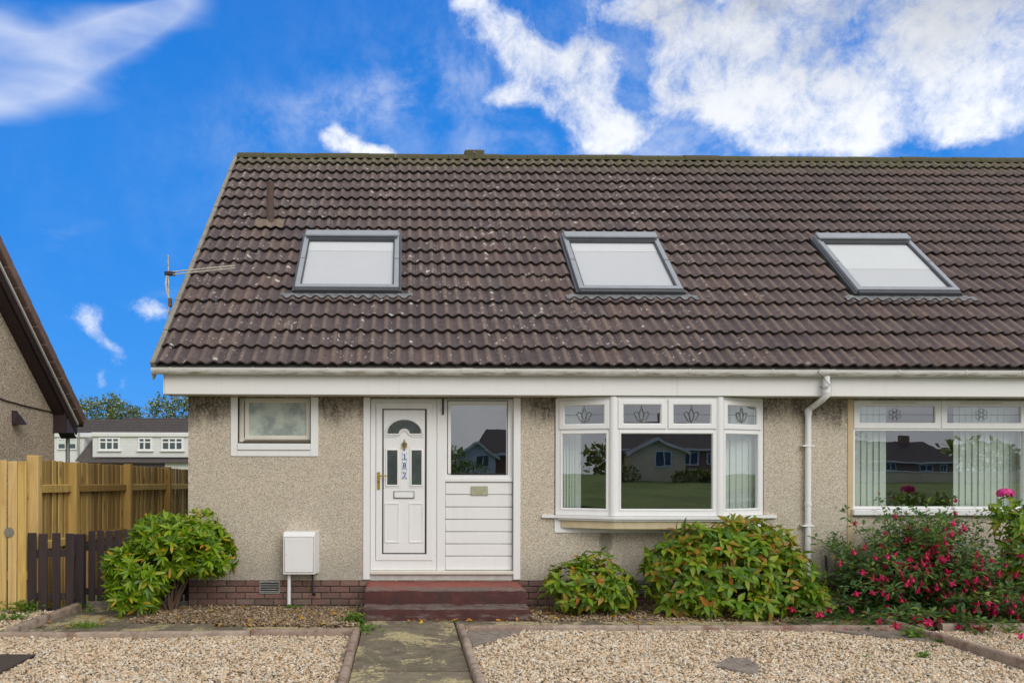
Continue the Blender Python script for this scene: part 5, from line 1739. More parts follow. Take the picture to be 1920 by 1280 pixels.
# ================================================================== FAR HOUSES AND TREES
BY = 55.0
FSC = BY / 1520.0


def fx(px): return round((px - 757) * FSC * 1.0, 3)


def fz(py): return round(1.65 + (878 - py) * FSC, 3)


row = thing('terraced_house', (-17, BY, 0), 'distant terrace house with three-window white dormer beyond the fence', 'house', 'distant white-dormered houses')
row2 = thing('terraced_house', (-23, BY + 1, 0), 'distant white-dormered house half hidden by the left gable', 'house', 'distant white-dormered houses')


def far_roof(own, x0, x1, ytop, ridge_z, eave_y, eave_z, nrow, m):
    """tiled slope in courses, each course one strip standing proud of the one above"""
    g = MB()
    for q in range(nrow):
        a, b_ = q / nrow, (q + 1) / nrow
        ya, yb = eave_y + (ytop - eave_y) * a, eave_y + (ytop - eave_y) * b_
        za, zb = eave_z + (ridge_z - eave_z) * a, eave_z + (ridge_z - eave_z) * b_
        g.quad((x0, ya, za + 0.07), (x1, ya, za + 0.07), (x1, yb, zb), (x0, yb, zb))
        g.quad((x0, ya, za), (x1, ya, za), (x1, ya, za + 0.07), (x0, ya, za + 0.07))
    return g.build('roof', m, own)


rz, ez = fz(780), fz(812)
far_roof(row, fx(192), fx(420), BY + 4.2, rz, BY + 0.6, fz(811), 8, M['far_roof'])
MB().box(fx(192), fx(420), BY + 4.1, BY + 4.4, rz - 0.1, rz + 0.08, 0.02).build('ridge', M['far_roof'], row)
far_roof(row2, fx(60), fx(191), BY + 5.6, rz + 0.05, BY + 1.4, fz(811), 8, M['far_roof'])
# lower skirt roof
far_roof(row, fx(160), fx(420), BY + 0.5, fz(857), BY - 0.9, fz(869), 2, M['far_roof'])
MB().add([(fx(150), BY - 0.6, fz(866)), (fx(192), BY - 0.2, fz(866)), (fx(192), BY + 2.0, fz(806)), (fx(168), BY + 2.0, fz(806))], [(0, 1, 2, 3)]).build('roof_valley', M['far_roof'], row)
dor = part_empty('dormer', row)
MB().box(fx(177), fx(420), BY - 0.05, BY + 3, fz(858), fz(812), 0.02).build('dormer_wall', M['far_white'], dor)
MB().box(fx(176), fx(420), BY - 0.22, BY - 0.051, fz(820), fz(812), 0.03).build('dormer_fascia', M['far_white'], dor)
for q in range(9):
    z = fz(822 + q * 4)
    MB().box(fx(179), fx(420), BY - 0.066, BY - 0.051, z - 0.02, z + 0.11, 0.004).build('weatherboard', M['far_white'], dor)
for a, b_, cols in ((189, 229, [(0.0, 0.33), (0.33, 0.67), (0.67, 1.0)]), (262, 289, [(0, 0.42), (0.42, 1.0)]), (305, 347, [(0.0, 0.33), (0.33, 0.67), (0.67, 1.0)]), (372, 412, [(0, .5), (.5, 1)])):
    w_ = part_empty('window', row)
    x0, x1, z0, z1 = fx(a), fx(b_), fz(845.5), fz(821.5)
    MB().frame(x0, x1, z0, z1, 0.10, BY - 0.14, 0.07, 0.01).build('frame', M['upvc'], w_)
    for c0, c1 in cols:
        xa, xb = x0 + 0.1 + (x1 - x0 - 0.2) * c0, x0 + 0.1 + (x1 - x0 - 0.2) * c1
        MB().box(xa + 0.03, xb - 0.03, BY - 0.10, BY - 0.09, z0 + 0.1, z1 - 0.1, 0).build('pane', M['far_glass'], w_)
        zt = z0 + (z1 - z0) * 0.66
        MB().box(xa, xb, BY - 0.135, BY - 0.085, zt - 0.05, zt + 0.04, 0.005).build('glazing_bar', M['upvc'], w_)
        MB().box(xb - 0.05, xb + 0.05, BY - 0.137, BY - 0.085, z0 + 0.1, z1 - 0.1, 0.005).build('glazing_bar', M['upvc'], w_)
    MB().box(x0 - 0.08, x1 + 0.08, BY - 0.22, BY - 0.07, z0 - 0.07, z0 - 0.001, 0.01).build('sill', M['far_white'], w_)
MB().box(fx(155), fx(315), BY - 0.55, BY - 0.35, -0.3, fz(868.5), 0.02).build('garage_front', M['purple_board'], row)
MB().box(fx(315.5), fx(420), BY - 0.56, BY - 0.35, -0.3, fz(868.5), 0.02).build('garage_front', M['far_white'], row)
MB().box(fx(155), fx(420), BY - 0.34, BY + 7, -0.3, fz(869), 0).build('wall', M['far_white'], row)
MB().box(fx(60), fx(150), BY + 1.0, BY + 8, -0.3, fz(812), 0).build('wall', M['far_white'], row2)
MB().add([(fx(150), BY + 0.99, fz(858)), (fx(150), BY + 0.99, fz(813)), (fx(168), BY + 3.0, fz(813)), (fx(150), BY + 3.0, fz(855))], [(0, 1, 2, 3)]).build('dormer_cheek', M['far_white'], row2)
MB().box(fx(60), fx(170), BY + 0.85, BY + 0.999, fz(820), fz(812), 0.02).build('dormer_fascia', M['far_white'], row2)
for a, b_ in ((100, 117), (117, 137)):
    w_ = part_empty('window', row2)
    x0, x1, z0, z1 = fx(a), fx(b_), fz(844), fz(822)
    MB().frame(x0, x1, z0, z1, 0.09, BY + 0.90, 0.07, 0.01).build('frame', M['upvc'], w_)
    MB().box(x0 + 0.09, x1 - 0.09, BY + 0.94, BY + 0.95, z0 + 0.09, z0 + 0.40, 0).build('pane', M['far_glass'], w_)
    MB().box(x0 + 0.09, x1 - 0.09, BY + 0.94, BY + 0.95, z0 + 0.40, z1 - 0.09, 0).build('window_blind', M['net'], w_)
MB().tube([(fx(142), BY + 0.8, fz(812)), (fx(142), BY + 0.8, -0.3)], 0.06, 8).build('downpipe', M['grey_metal'], row2)

# ---- leaves
def leaf_shape(L, Wd, fold, droop, n=3, blunt=1.0):
    """narrow folded leaf along +Y: returns verts, tris"""
    st = [(0.0, 0.10)] + [((i + 1) / (n + 1), math.sin(math.pi * ((i + 1) / (n + 1)) ** 0.8) ** blunt) for i in range(n)] + [(1.0, 0.0)]
    V = []
    for t, w in st[:-1]:
        y, z = L * t, -droop * L * t * t
        V += [(-Wd / 2 * w, y, z + fold * Wd * w), (0, y, z), (Wd / 2 * w, y, z + fold * Wd * w)]
    V.append((0, L, -droop * L))
    F = []
    for i in range(n):
        a, b_ = 3 * i, 3 * i + 3
        F += [(a, a + 1, b_ + 1), (a, b_ + 1, b_), (a + 1, a + 2, b_ + 2), (a + 1, b_ + 2, b_ + 1)]
    a = 3 * n
    F += [(a, a + 1, a + 3), (a + 1, a + 2, a + 3)]
    return np.array(V), np.array(F)


def frames(P, D, U, S):
    """matrices whose +Y runs along D with +Z near U"""
    D = D / np.linalg.norm(D, axis=1, keepdims=True)
    Xv = np.cross(D, U)
    Xv /= np.linalg.norm(Xv, axis=1, keepdims=True) + 1e-9
    Zv = np.cross(Xv, D)
    Mx = np.zeros((len(P), 4, 4))
    Mx[:, :3, 0] = Xv * S[:, None]; Mx[:, :3, 1] = D * S[:, None]; Mx[:, :3, 2] = Zv * S[:, None]; Mx[:, :3, 3] = P
    Mx[:, 3, 3] = 1
    return Mx


def foliage(root, name, m, shapes, Mx, nparts=300, toward=(0, 0, 1.65), keep_name='foliage'):
    """the leaves nearest the street as single objects on shared meshes, the rest joined"""
    g = rng
    dist = np.linalg.norm(Mx[:, :3, 3] - np.array(toward), axis=1)
    order = np.argsort(dist)
    mes = []
    for V, F in shapes:
        mes.append(fast_mesh(name, V, F, m, np.zeros(len(V)), True))
    inv = Matrix.Translation(-WL[root.name])
    for i in order[:nparts]:
        o = bpy.data.objects.new(name, mes[int(g.integers(len(mes)))])
        COL.objects.link(o)
        o.parent = root
        o.matrix_basis = inv @ Matrix(Mx[i].tolist())
    rest = order[nparts:]
    if len(rest):
        which = g.integers(len(shapes), size=len(rest))
        VV, FF, RR, off = [], [], [], 0
        loc = np.array(WL[root.name])
        for k, (V, F) in enumerate(shapes):
            idx = rest[which == k]
            if not len(idx):
                continue
            v = np.einsum('nij,kj->nki', Mx[idx][:, :3, :3], V) + Mx[idx][:, None, :3, 3] - loc
            VV.append(v.reshape(-1, 3))
            FF.append((F[None] + (np.arange(len(idx)) * len(V))[:, None, None] + off).reshape(-1, 3))
            RR.append(np.repeat(g.random(len(idx)), len(V)))
            off += len(idx) * len(V)
        o = bpy.data.objects.new(keep_name, fast_mesh(keep_name, np.concatenate(VV), np.concatenate(FF), m, np.concatenate(RR), True))
        COL.objects.link(o)
        o.parent = root
        o['kind'] = 'stuff'


def unit(v):
    return v / (np.linalg.norm(v, axis=1, keepdims=True) + 1e-9)


def crown_points(lobes, n, shell=0.5):
    """points and outward directions spread through overlapping ellipsoids, denser towards the outside"""
    w = np.array([l[3] * l[4] + l[4] * l[5] + l[3] * l[5] for l in lobes])
    pick_ = rng.choice(len(lobes), n, p=w / w.sum())
    d = unit(rng.normal(size=(n, 3)))
    r = shell + (1 - shell) * rng.random(n) ** 0.6
    C_ = np.array([l[:3] for l in lobes])[pick_]
    A_ = np.array([l[3:] for l in lobes])[pick_]
    return C_ + d * A_ * r[:, None], unit(d / A_), r


def whorls(P, D, per, spread, Lscale, jitter=0.25, droop=0.0):
    """a rosette of leaves round each shoot tip"""
    n = len(P)
    D = unit(D)
    ref = unit(np.cross(D, np.tile([0.31, 0.12, 0.94], (n, 1)) + rng.normal(0, .2, (n, 3))))
    B = np.cross(D, ref)
    PP, DD, UU, SS = [], [], [], []
    off = rng.random(n) * 6.28
    for k in range(per):
        keep = rng.random(n) < 0.93
        t = off + 2 * math.pi * k / per + rng.normal(0, .16, n)
        rad = ref * np.cos(t)[:, None] + B * np.sin(t)[:, None]
        sp = spread + rng.normal(0, jitter, n)
        dd = D * np.cos(sp)[:, None] + rad * np.sin(sp)[:, None]
        dd[:, 2] -= droop * rng.random(n)
        PP.append((P + rad * 0.008)[keep]); DD.append(dd[keep])
        UU.append((D - 0.15 * rad)[keep]); SS.append((Lscale * rng.uniform(.72, 1.15, n))[keep])
    P, D, U, S = map(np.concatenate, (PP, DD, UU, SS))
    return frames(P, D, U, S)


def stems(root, base, tips, m, r0=0.02, n=5):
    g = MB()
    b0 = Vector(base)
    for t in tips:
        t = Vector(t)
        mid = b0.lerp(t, 0.45) + Vector((random.uniform(-.05, .05), random.uniform(-.04, .04), random.uniform(-.02, .06)))
        g.tube([b0 + Vector((random.uniform(-.04, .04), random.uniform(-.04, .04), -0.05)), b0.lerp(mid, .5) + Vector((random.uniform(-.02, .02), 0, 0)), mid, t], [r0, r0 * .8, r0 * .6, r0 * .2], n)
    g.build('stem', m, root, 60)


# rhododendron at the corner
rh = thing('rhododendron_bush', (-2.72, 9.25, 0), 'rounded rhododendron bush with long green and yellowing leaves at the house corner', 'shrub')
lob = [(-2.60, 9.28, 0.74, 0.56, 0.46, 0.32), (-2.92, 9.18, 0.50, 0.36, 0.40, 0.28), (-2.28, 9.22, 0.72, 0.34, 0.36, 0.26), (-2.66, 9.25, 0.92, 0.38, 0.38, 0.20), (-3.02, 9.05, 0.24, 0.28, 0.26, 0.18), (-2.33, 9.36, 0.98, 0.22, 0.22, 0.16), (-2.15, 9.2, 0.62, 0.24, 0.22, 0.16), (-3.12, 9.1, 0.58, 0.22, 0.22, 0.16)]
P, D, r_ = crown_points(lob, 540, 0.64)
D = unit(D + np.array([0, -0.15, 0.45]))
k = (P[:, 2] > 0.12) & (P[:, 1] < 9.62)
Mx = whorls(P[k], D[k], 10, 0.98, 1.0, 0.20, 0.25)
foliage(rh, 'leaf', M['rhodo'], [leaf_shape(0.125, 0.031, 0.16, 0.12, 4, 0.55), leaf_shape(0.135, 0.034, 0.12, 0.22, 4, 0.55), leaf_shape(0.108, 0.028, 0.22, 0.05, 4, 0.55)], Mx)
stems(rh, (-2.66, 9.30, 0), [(-2.95, 9.15, 0.42), (-2.40, 9.2, 0.55), (-2.62, 9.3, 0.75), (-2.85, 9.35, 0.7), (-2.5, 9.4, 0.6), (-3.05, 9.05, 0.22), (-2.3, 9.3, 0.8), (-2.75, 9.2, 0.5)], M['stem'], 0.024, 6)

# two hydrangeas under the bay
hyl = [leaf_shape(0.115, 0.048, 0.18, 0.26, 4), leaf_shape(0.130, 0.052, 0.16, 0.40, 4), leaf_shape(0.10, 0.040, 0.22, 0.15, 4)]


def hydrangea(root, lobes, n, m, nparts=300, size=1.0, ymax=9.6):
    P, D, r = crown_points(lobes, n, 0.60)
    D = unit(D + np.array([0, -0.12, 0.75]))
    k = (P[:, 2] > 0.06) & (P[:, 1] < ymax)
    Mx = whorls(P[k], D[k], 5, 1.05, size, 0.36, 0.62)
    foliage(root, 'leaf', m, hyl, Mx, nparts)


h1 = thing('hydrangea_bush', (2.1, 9.2, 0), 'small leafy hydrangea bush low under the left end of the bay window', 'shrub')
lob = [(2.12, 9.15, 0.36, 0.40, 0.30, 0.28), (1.86, 9.18, 0.36, 0.26, 0.26, 0.24), (2.40, 9.14, 0.30, 0.26, 0.24, 0.26), (2.20, 9.20, 0.56, 0.20, 0.18, 0.17), (2.02, 9.1, 0.20, 0.36, 0.26, 0.14)]
hydrangea(h1, lob, 250, M['hydra'], 300, 1.0)
stems(h1, (2.1, 9.2, 0), [(1.85, 9.15, 0.4), (2.1, 9.2, 0.6), (2.35, 9.15, 0.45), (2.25, 9.1, 0.5), (1.95, 9.1, 0.35), (2.42, 9.15, 0.2)], M['stem'], 0.010)
h2 = thing('hydrangea_bush', (3.7, 9.05, 0), 'large red-tinged hydrangea bush in front of the bay window', 'shrub')
lob = [(3.65, 9.00, 0.52, 0.72, 0.36, 0.46), (3.15, 9.02, 0.46, 0.46, 0.32, 0.42), (4.15, 9.02, 0.46, 0.46, 0.32, 0.44), (3.80, 9.04, 0.84, 0.46, 0.22, 0.28), (3.35, 9.04, 0.82, 0.36, 0.22, 0.22), (4.48, 9.0, 0.26, 0.22, 0.26, 0.20), (2.92, 9.02, 0.62, 0.20, 0.20, 0.22), (3.7, 8.95, 0.2, 0.8, 0.32, 0.16), (4.15, 9.05, 0.86, 0.22, 0.18, 0.16)]
hydrangea(h2, lob, 900, M['hydra'], 300, 1.08)
stems(h2, (3.65, 9.1, 0), [(3.0, 9.05, 0.6), (3.3, 9.05, 0.85), (3.7, 9.05, 0.95), (4.1, 9.05, 0.8), (4.4, 9.0, 0.4), (3.5, 8.95, 0.5), (3.9, 8.95, 0.55), (2.95, 9.0, 0.35), (4.2, 8.9, 0.3)], M['stem'], 0.014)
h3 = thing('hydrangea_bush', (7.25, 8.95, 0), 'pale green hydrangea with a pink bloom beside the fuchsia', 'shrub')
lob = [(7.15, 8.85, 0.80, 0.42, 0.30, 0.40), (6.85, 8.80, 0.62, 0.28, 0.24, 0.28), (7.10, 8.85, 1.12, 0.38, 0.26, 0.20), (7.4, 8.9, 0.5, 0.4, 0.3, 0.35), (6.72, 8.80, 1.05, 0.24, 0.18, 0.20), (6.60, 8.84, 1.24, 0.13, 0.12, 0.11), (6.82, 8.78, 0.80, 0.24, 0.20, 0.22)]
hydrangea(h3, lob, 420, M['hydra_light'], 300, 1.0)
stems(h3, (7.3, 9.0, 0), [(7.1, 8.95, 0.7), (7.3, 8.95, 1.0), (7.45, 8.95, 1.1), (7.0, 8.88, 0.6), (6.78, 8.85, 1.22)], M['stem'], 0.012)


def mophead(root, c, r, m, n=70):
    """round flower head of four-petalled florets"""
    V, F, RR = [], [], []
    pet = np.array([(0, 0, 0), (0.5, 0.35, .05), (0, 0.9, 0.02), (-0.5, 0.35, .05)])
    for i in range(n):
        d = Vector(rng.normal(size=3)).normalized()
        if d.z < -0.35:
            continue
        q = d.to_track_quat('Z', 'Y').to_matrix()
        base = Vector(c) + Vector((d.x * r, d.y * r, d.z * r * 0.68))
        for k in range(4):
            rot = Matrix.Rotation(k * math.pi / 2 + i, 3, 'Z')
            o = len(V)
            for p in pet:
                V.append(tuple(base + q @ (rot @ Vector(p * 0.026)) - WL[root.name]))
            F += [(o, o + 1, o + 2), (o, o + 2, o + 3)]
            RR += [random.random()] * 4
    o = bpy.data.objects.new('flower_head', fast_mesh('flower_head', np.array(V), np.array(F), m, RR))
    COL.objects.link(o)
    o.parent = root


bl = (6.614, 8.83, 1.388)
mophead(h3, bl, 0.082, M['pink'], 130)
mophead(h3, (6.718, 8.72, 0.934), 0.035, M['petal'], 26)

# fuchsia: arching twigs set with small leaves and hanging flowers
fu = thing('fuchsia_bush', (5.75, 9.05, 0), 'spreading fuchsia bush hung with crimson flowers under the beige-edged window', 'shrub')
TW, LP, LD, LU, FP = MB(), [], [], [], []
for i in range(330):
    a = random.uniform(-math.pi, math.pi)
    elev = random.uniform(0.10, 1.42)
    Lg = random.uniform(0.80, 1.60) * (0.85 + 0.35 * abs(math.cos(a)) * math.cos(elev))
    dr = Vector((math.cos(a) * math.cos(elev) * 1.12, math.sin(a) * math.cos(elev) * 0.62 - 0.10, math.sin(elev)))
    if i < 10:                                            # the long arching sprays at the sides and over the sill
        dr, Lg = [(Vector((-0.9, -0.2, .85)), 1.55), (Vector((-0.85, -.1, 1.0)), 1.5), (Vector((0.75, 0.0, 1.15)), 1.85), (Vector((0.5, 0.05, 1.25)), 1.75), (Vector((-0.35, 0, 1.3)), 1.6), (Vector((-.55, -.05, 1.2)), 1.65), (Vector((0.9, -0.1, .6)), 1.3), (Vector((1.0, -0.2, .3)), 1.25), (Vector((-0.95, -0.25, .5)), 1.1), (Vector((0.1, -.05, 1.2)), 1.2)][i]
    b0 = Vector((5.80 + random.uniform(-.25, .25), 9.10 + random.uniform(-.15, .12), 0.02))
    pth = []
    dr.normalize()
    for q in range(9):
        t = q / 8
        p = b0 + dr * Lg * t + Vector((0, 0, -0.24 * Lg * t * t * (0.3 + abs(dr.x))))
        p += Vector((random.uniform(-.012, .012), random.uniform(-.012, .012), random.uniform(-.01, .01)))
        p.z = max(p.z, 0.05)
        p.y = min(p.y, 9.52)
        pth.append(p)
    TW.tube(pth, [0.006 * (1 - 0.7 * q / 8) for q in range(9)], 4, False)
    for q in range(2, 9):
        for w in range(13):
            p = pth[q - 1].lerp(pth[q], random.random())
            side = Vector((random.gauss(0, 1), random.gauss(0, 1), random.gauss(0.1, .5))).normalized()
            p = p + side * random.uniform(0.005, 0.075)
            LP.append(p); LD.append(side + dr * 0.35 + Vector((0, -.15, 0.0))); LU.append(Vector((random.gauss(0, .35), -0.25 + random.gauss(0, .3), 1)))
        if random.random() < 0.42 and (q > 3):
            FP.append((pth[q] + Vector((random.uniform(-.06, .06), random.uniform(-.14, -.02), -0.02)), random.random()))
TW.build('twig', M['stem'], fu, flip=False)
LP, LD, LU = (np.array([tuple(v) for v in a]) for a in (LP, LD, LU))
Mx = frames(LP, LD, LU, rng.uniform(0.7, 1.25, len(LP)))
foliage(fu, 'leaf', M['fuchsia_leaf'], [leaf_shape(0.066, 0.032, 0.12, 0.25, 2), leaf_shape(0.054, 0.027, 0.15, 0.12, 2)], Mx, 300)


def fuchsia_flower():
    V, F = [], []
    ring_ = [(0.0, 0.0022), (-0.012, 0.0045), (-0.020, 0.0045)]
    n = 5
    for z, r in ring_:
        V += [(r * math.cos(2 * math.pi * k / n), r * math.sin(2 * math.pi * k / n), z) for k in range(n)]
    for i in range(2):
        for k in range(n):
            a, b_ = i * n + k, i * n + (k + 1) % n
            F += [(a, a + n, b_), (b_, a + n, b_ + n)]
    for k in range(4):                                    # spread sepals
        t = math.pi / 2 * k
        c, s = math.cos(t), math.sin(t)
        o = len(V)
        for rr, ww, z in ((0.004, 0.004, -0.019), (0.020, 0.008, -0.026), (0.034, 0.0, -0.024)):
            V += [(rr * c - ww * s, rr * s + ww * c, z), (rr * c + ww * s, rr * s - ww * c, z)]
        F += [(o, o + 1, o + 2), (o + 1, o + 3, o + 2), (o + 2, o + 3, o + 4)]
    o = len(V)                                            # bell of inner petals
    for z, r in ((-0.019, 0.005), (-0.032, 0.012), (-0.044, 0.009)):
        V += [(r * math.cos(2 * math.pi * k / n), r * math.sin(2 * math.pi * k / n), z) for k in range(n)]
    for i in range(2):
        for k in range(n):
            a, b_ = o + i * n + k, o + i * n + (k + 1) % n
            F += [(a, a + n, b_), (b_, a + n, b_ + n)]
    return np.array(V), np.array(F)


fV, fF = fuchsia_flower()
fme = fast_mesh('flower', fV, fF, M['petal'], np.zeros(len(fV)), True)
FP.sort(key=lambda q: q[0].y - 0.55 * max(0.0, q[0].z - 0.55) + 0.12 * q[1])
for p, r in FP[:295]:
    o = place('flower', fme, fu, p, (random.uniform(-.5, .5), random.uniform(-.5, .5), r * 6.28))
    sc_ = random.uniform(1.4, 2.1)
    o.scale = (sc_, sc_, sc_)

# weeds in the joints
def weed(label, x, y, h, n, spread, m, grass=False):
    r = thing('weed_tuft', (x, y, 0), label, 'weed', 'small green weeds in the joints and gravel')
    if grass:
        P = np.array([(x, y, 0.0)] * n) + rng.normal(0, 1, (n, 3)) * [spread * .5, spread * .35, 0]
        D = unit(np.stack([rng.normal(0, .5, n), rng.normal(0, .4, n), np.full(n, 1.0)], 1))
        Mx = frames(P, D, np.tile([0.1, -1, 0.2], (n, 1)) + rng.normal(0, .3, (n, 3)), rng.uniform(.5, 1.1, n) * h / 0.1)
        V, F = leaf_shape(0.1, 0.008, 0.1, 0.35, 2)
    else:
        P = np.array([(x, y, 0.0)] * n) + rng.normal(0, 1, (n, 3)) * [spread * .5, spread * .35, 0] + np.stack([np.zeros(n), np.zeros(n), rng.random(n) * h], 1)
        D = unit(np.stack([rng.normal(0, 1, n), rng.normal(-.3, 1, n), rng.normal(.4, .5, n)], 1))
        Mx = frames(P, D, np.tile([0, -.3, 1.0], (n, 1)) + rng.normal(0, .3, (n, 3)), rng.uniform(.6, 1.2, n))
        V, F = leaf_shape(0.045, 0.026, 0.12, 0.2, 2)
    foliage(r, 'leaf', m, [(V, F)], Mx, 0, keep_name='leaves')


gw = [('leafy weed clump at the foot of the pale gate', -4.32, 9.25, 0.13, 240, 0.20, 'weed', False),
      ('low leafy weed spreading on pebbles before the gate', -4.25, 8.85, 0.05, 150, 0.22, 'weed', False),
      ('bright grass tuft in the slab strip by the dark kerb', -3.28, 8.38, 0.09, 150, 0.16, 'weed', True),
      ('sprig of weed at the end of the dark kerb', -3.62, 9.35, 0.08, 40, 0.07, 'weed', False),
      ('flat grass patch in the slabs beside the dark kerb', -3.55, 8.60, 0.03, 130, 0.25, 'weed', True),
      ('low weed at the left picture edge by the kerb', -3.95, 7.98, 0.04, 50, 0.14, 'weed', False),
      ('bushy weed in the corner left of the red steps', -0.53, 8.66, 0.10, 200, 0.13, 'weed', False),
      ('dark weed at the joint of path and left kerb', -0.36, 8.20, 0.06, 80, 0.13, 'weed', False),
      ('small grass sprouting at the foot of the red steps', 0.56, 8.69, 0.04, 60, 0.10, 'weed', True),
      ('pale fern-like weed beside the dividing kerb', 4.98, 7.86, 0.12, 110, 0.12, 'weed', False),
      ('tiny weed on the kerb below the large hydrangea', 4.45, 8.29, 0.06, 40, 0.06, 'weed', False),
      ('yellow-green weed low on the dividing kerb', 5.12, 7.62, 0.05, 50, 0.08, 'weed', False),
      ('grass sprig in the middle of the right gravel', 4.05, 7.05, 0.05, 30, 0.06, 'weed', True),
      ('thin weed in the right gravel near the kerb', 4.55, 7.05, 0.05, 30, 0.06, 'weed', False),
      ('dark little weed by the meter box pipe', -1.30, 9.50, 0.05, 40, 0.08, 'weed', False),
      ('small weed against the next garden kerb', 6.15, 8.12, 0.05, 60, 0.14, 'weed', False)]
for a in gw:
    weed(a[0], a[1], a[2], a[3], a[4], a[5], M[a[6]], a[7])

# fallen leaves and petals
def litter(name, label, n, area, size, m, seed, z=0.028):
    g = np.random.default_rng(seed)
    pts = []
    for (x0, x1, y0, y1, w) in area:
        k = int(n * w)
        pts.append(np.stack([g.uniform(x0, x1, k), g.uniform(y0, y1, k)], 1))
    P = np.concatenate(pts)
    n = len(P)
    P = np.concatenate([P, np.full((n, 1), z) + g.random((n, 1)) * 0.012], 1)
    D = unit(np.concatenate([g.normal(size=(n, 2)), g.normal(0, .12, (n, 1))], 1))
    U = np.tile([0, 0, 1.0], (n, 1)) + g.normal(0, .25, (n, 3))
    Mx = frames(P, D, U, g.uniform(.6, 1.2, n) * size)
    V, F = leaf_shape(1.0, 0.42, 0.12, 0.1, 2)
    v = (np.einsum('nij,kj->nki', Mx[:, :3, :3], V) + Mx[:, None, :3, 3]).reshape(-1, 3)
    f = (F[None] + (np.arange(n) * len(V))[:, None, None]).reshape(-1, 3)
    o = bpy.data.objects.new(name, fast_mesh(name, v, f, m, np.repeat(g.random(n), len(V))))
    COL.objects.link(o)
    return tag(o, label, 'fallen leaves', None, 'stuff')


litter('fallen_leaves', 'orange and brown fallen leaves on the wall beds and slabs', 330, [(-2.9, -0.5, 8.5, 9.6, .34), (1.42, 1.9, 8.72, 9.5, .12), (2.3, 5.0, 8.45, 9.0, .2), (-3.75, -2.9, 8.3, 8.9, .1), (0.0, 1.4, 8.62, 8.72, .08), (5.0, 6.2, 8.4, 9.0, .1), (-2, -0.6, 8.4, 8.7, .06)], 0.075, M['fallen'], 3)
litter('fallen_leaves', 'few yellow leaves blown onto the front gravel', 26, [(-3, -0.6, 6.4, 7.9, .35), (0.8, 4.9, 6.4, 8.1, .65)], 0.06, M['fallen'], 4, 0.03)
litter('fallen_petals', 'crimson petals fallen below the fuchsia', 420, [(4.7, 5.08, 8.5, 9.0, .14), (5.2, 7.3, 8.34, 8.75, .72), (5.4, 7.0, 7.95, 8.2, .06), (5.1, 5.6, 8.8, 9.2, .08)], 0.04, M['petal'], 5, 0.035)


# distant trees behind the dormer houses
def tree(label, x, y, h, lobes, n, leaf):
    t = thing('tree', (x, y, 0), label, 'tree', 'distant autumn trees behind the dormer houses')
    zt = h * 0.62
    MB().tube([(x, y, -0.5), (x + .1, y, zt * .5), (x + .05, y, zt)], [0.30, 0.22, 0.12], 8).build('trunk', M['bark'], t, 60)
    br = MB()
    for l in lobes:
        br.tube([(x, y, zt * .55), ((x + l[0]) / 2, y, (zt * .55 + l[2]) / 2 + .3), (l[0], l[1], l[2])], [0.12, 0.07, 0.03], 5)
        for q in range(4):
            e = Vector((l[0] + random.uniform(-1, 1) * l[3], l[1] + random.uniform(-1, 1) * l[4], l[2] + random.uniform(-.2, 1) * l[5]))
            br.tube([(l[0], l[1], l[2]), tuple(e)], [0.03, 0.012], 4)
    br.build('limb', M['bark'], t, 60)
    P, D, r = crown_points(lobes, n, 0.25)
    # leaves sit in small clusters with gaps between them
    cl = P[rng.choice(n, n // 9)]
    P = cl[rng.integers(len(cl), size=n)] + rng.normal(0, 0.19, (n, 3))
    Mx = frames(P, unit(rng.normal(size=(n, 3))), rng.normal(size=(n, 3)), rng.uniform(.6, 1.3, n) * leaf)
    V, F = leaf_shape(1.0, 0.55, 0.1, 0.1, 1)
    foliage(t, 'leaf', M['treeleaf'], [(V, F)], Mx, 0, keep_name='crown')


TY = 72.0
ts = TY / 1520
def tx(px): return (px - 757) * ts
def tz(py): return 1.65 + (878 - py) * ts
tree('wide olive-leaved tree above the distant roof', tx(205), TY, tz(740), [(tx(205), TY, tz(772), 2.2, 1.5, 1.1), (tx(172), TY, tz(762), 1.3, 1.2, 0.8), (tx(235), TY, tz(772), 1.4, 1.2, 0.9), (tx(210), TY, tz(752), 1.0, 1, 0.6), (tx(255), TY, tz(778), 0.9, 1, 0.6), (tx(152), TY, tz(770), .9, .8, .7), (tx(200), TY, tz(795), 2.6, 1.4, 0.9)], 3000, 0.24)
tree('darker tree above the distant roof next to the house corner', tx(330), TY, tz(745), [(tx(330), TY, tz(768), 1.6, 1.4, 1.1), (tx(300), TY, tz(762), 1.1, 1, 0.8), (tx(350), TY, tz(752), 1.4, 1.3, 1.1), (tx(287), TY, tz(776), .9, .8, .6), (tx(380), TY, tz(755), 1.5, 1.3, 1.2), (tx(325), TY, tz(792), 2.0, 1.3, 0.9)], 2800, 0.24)

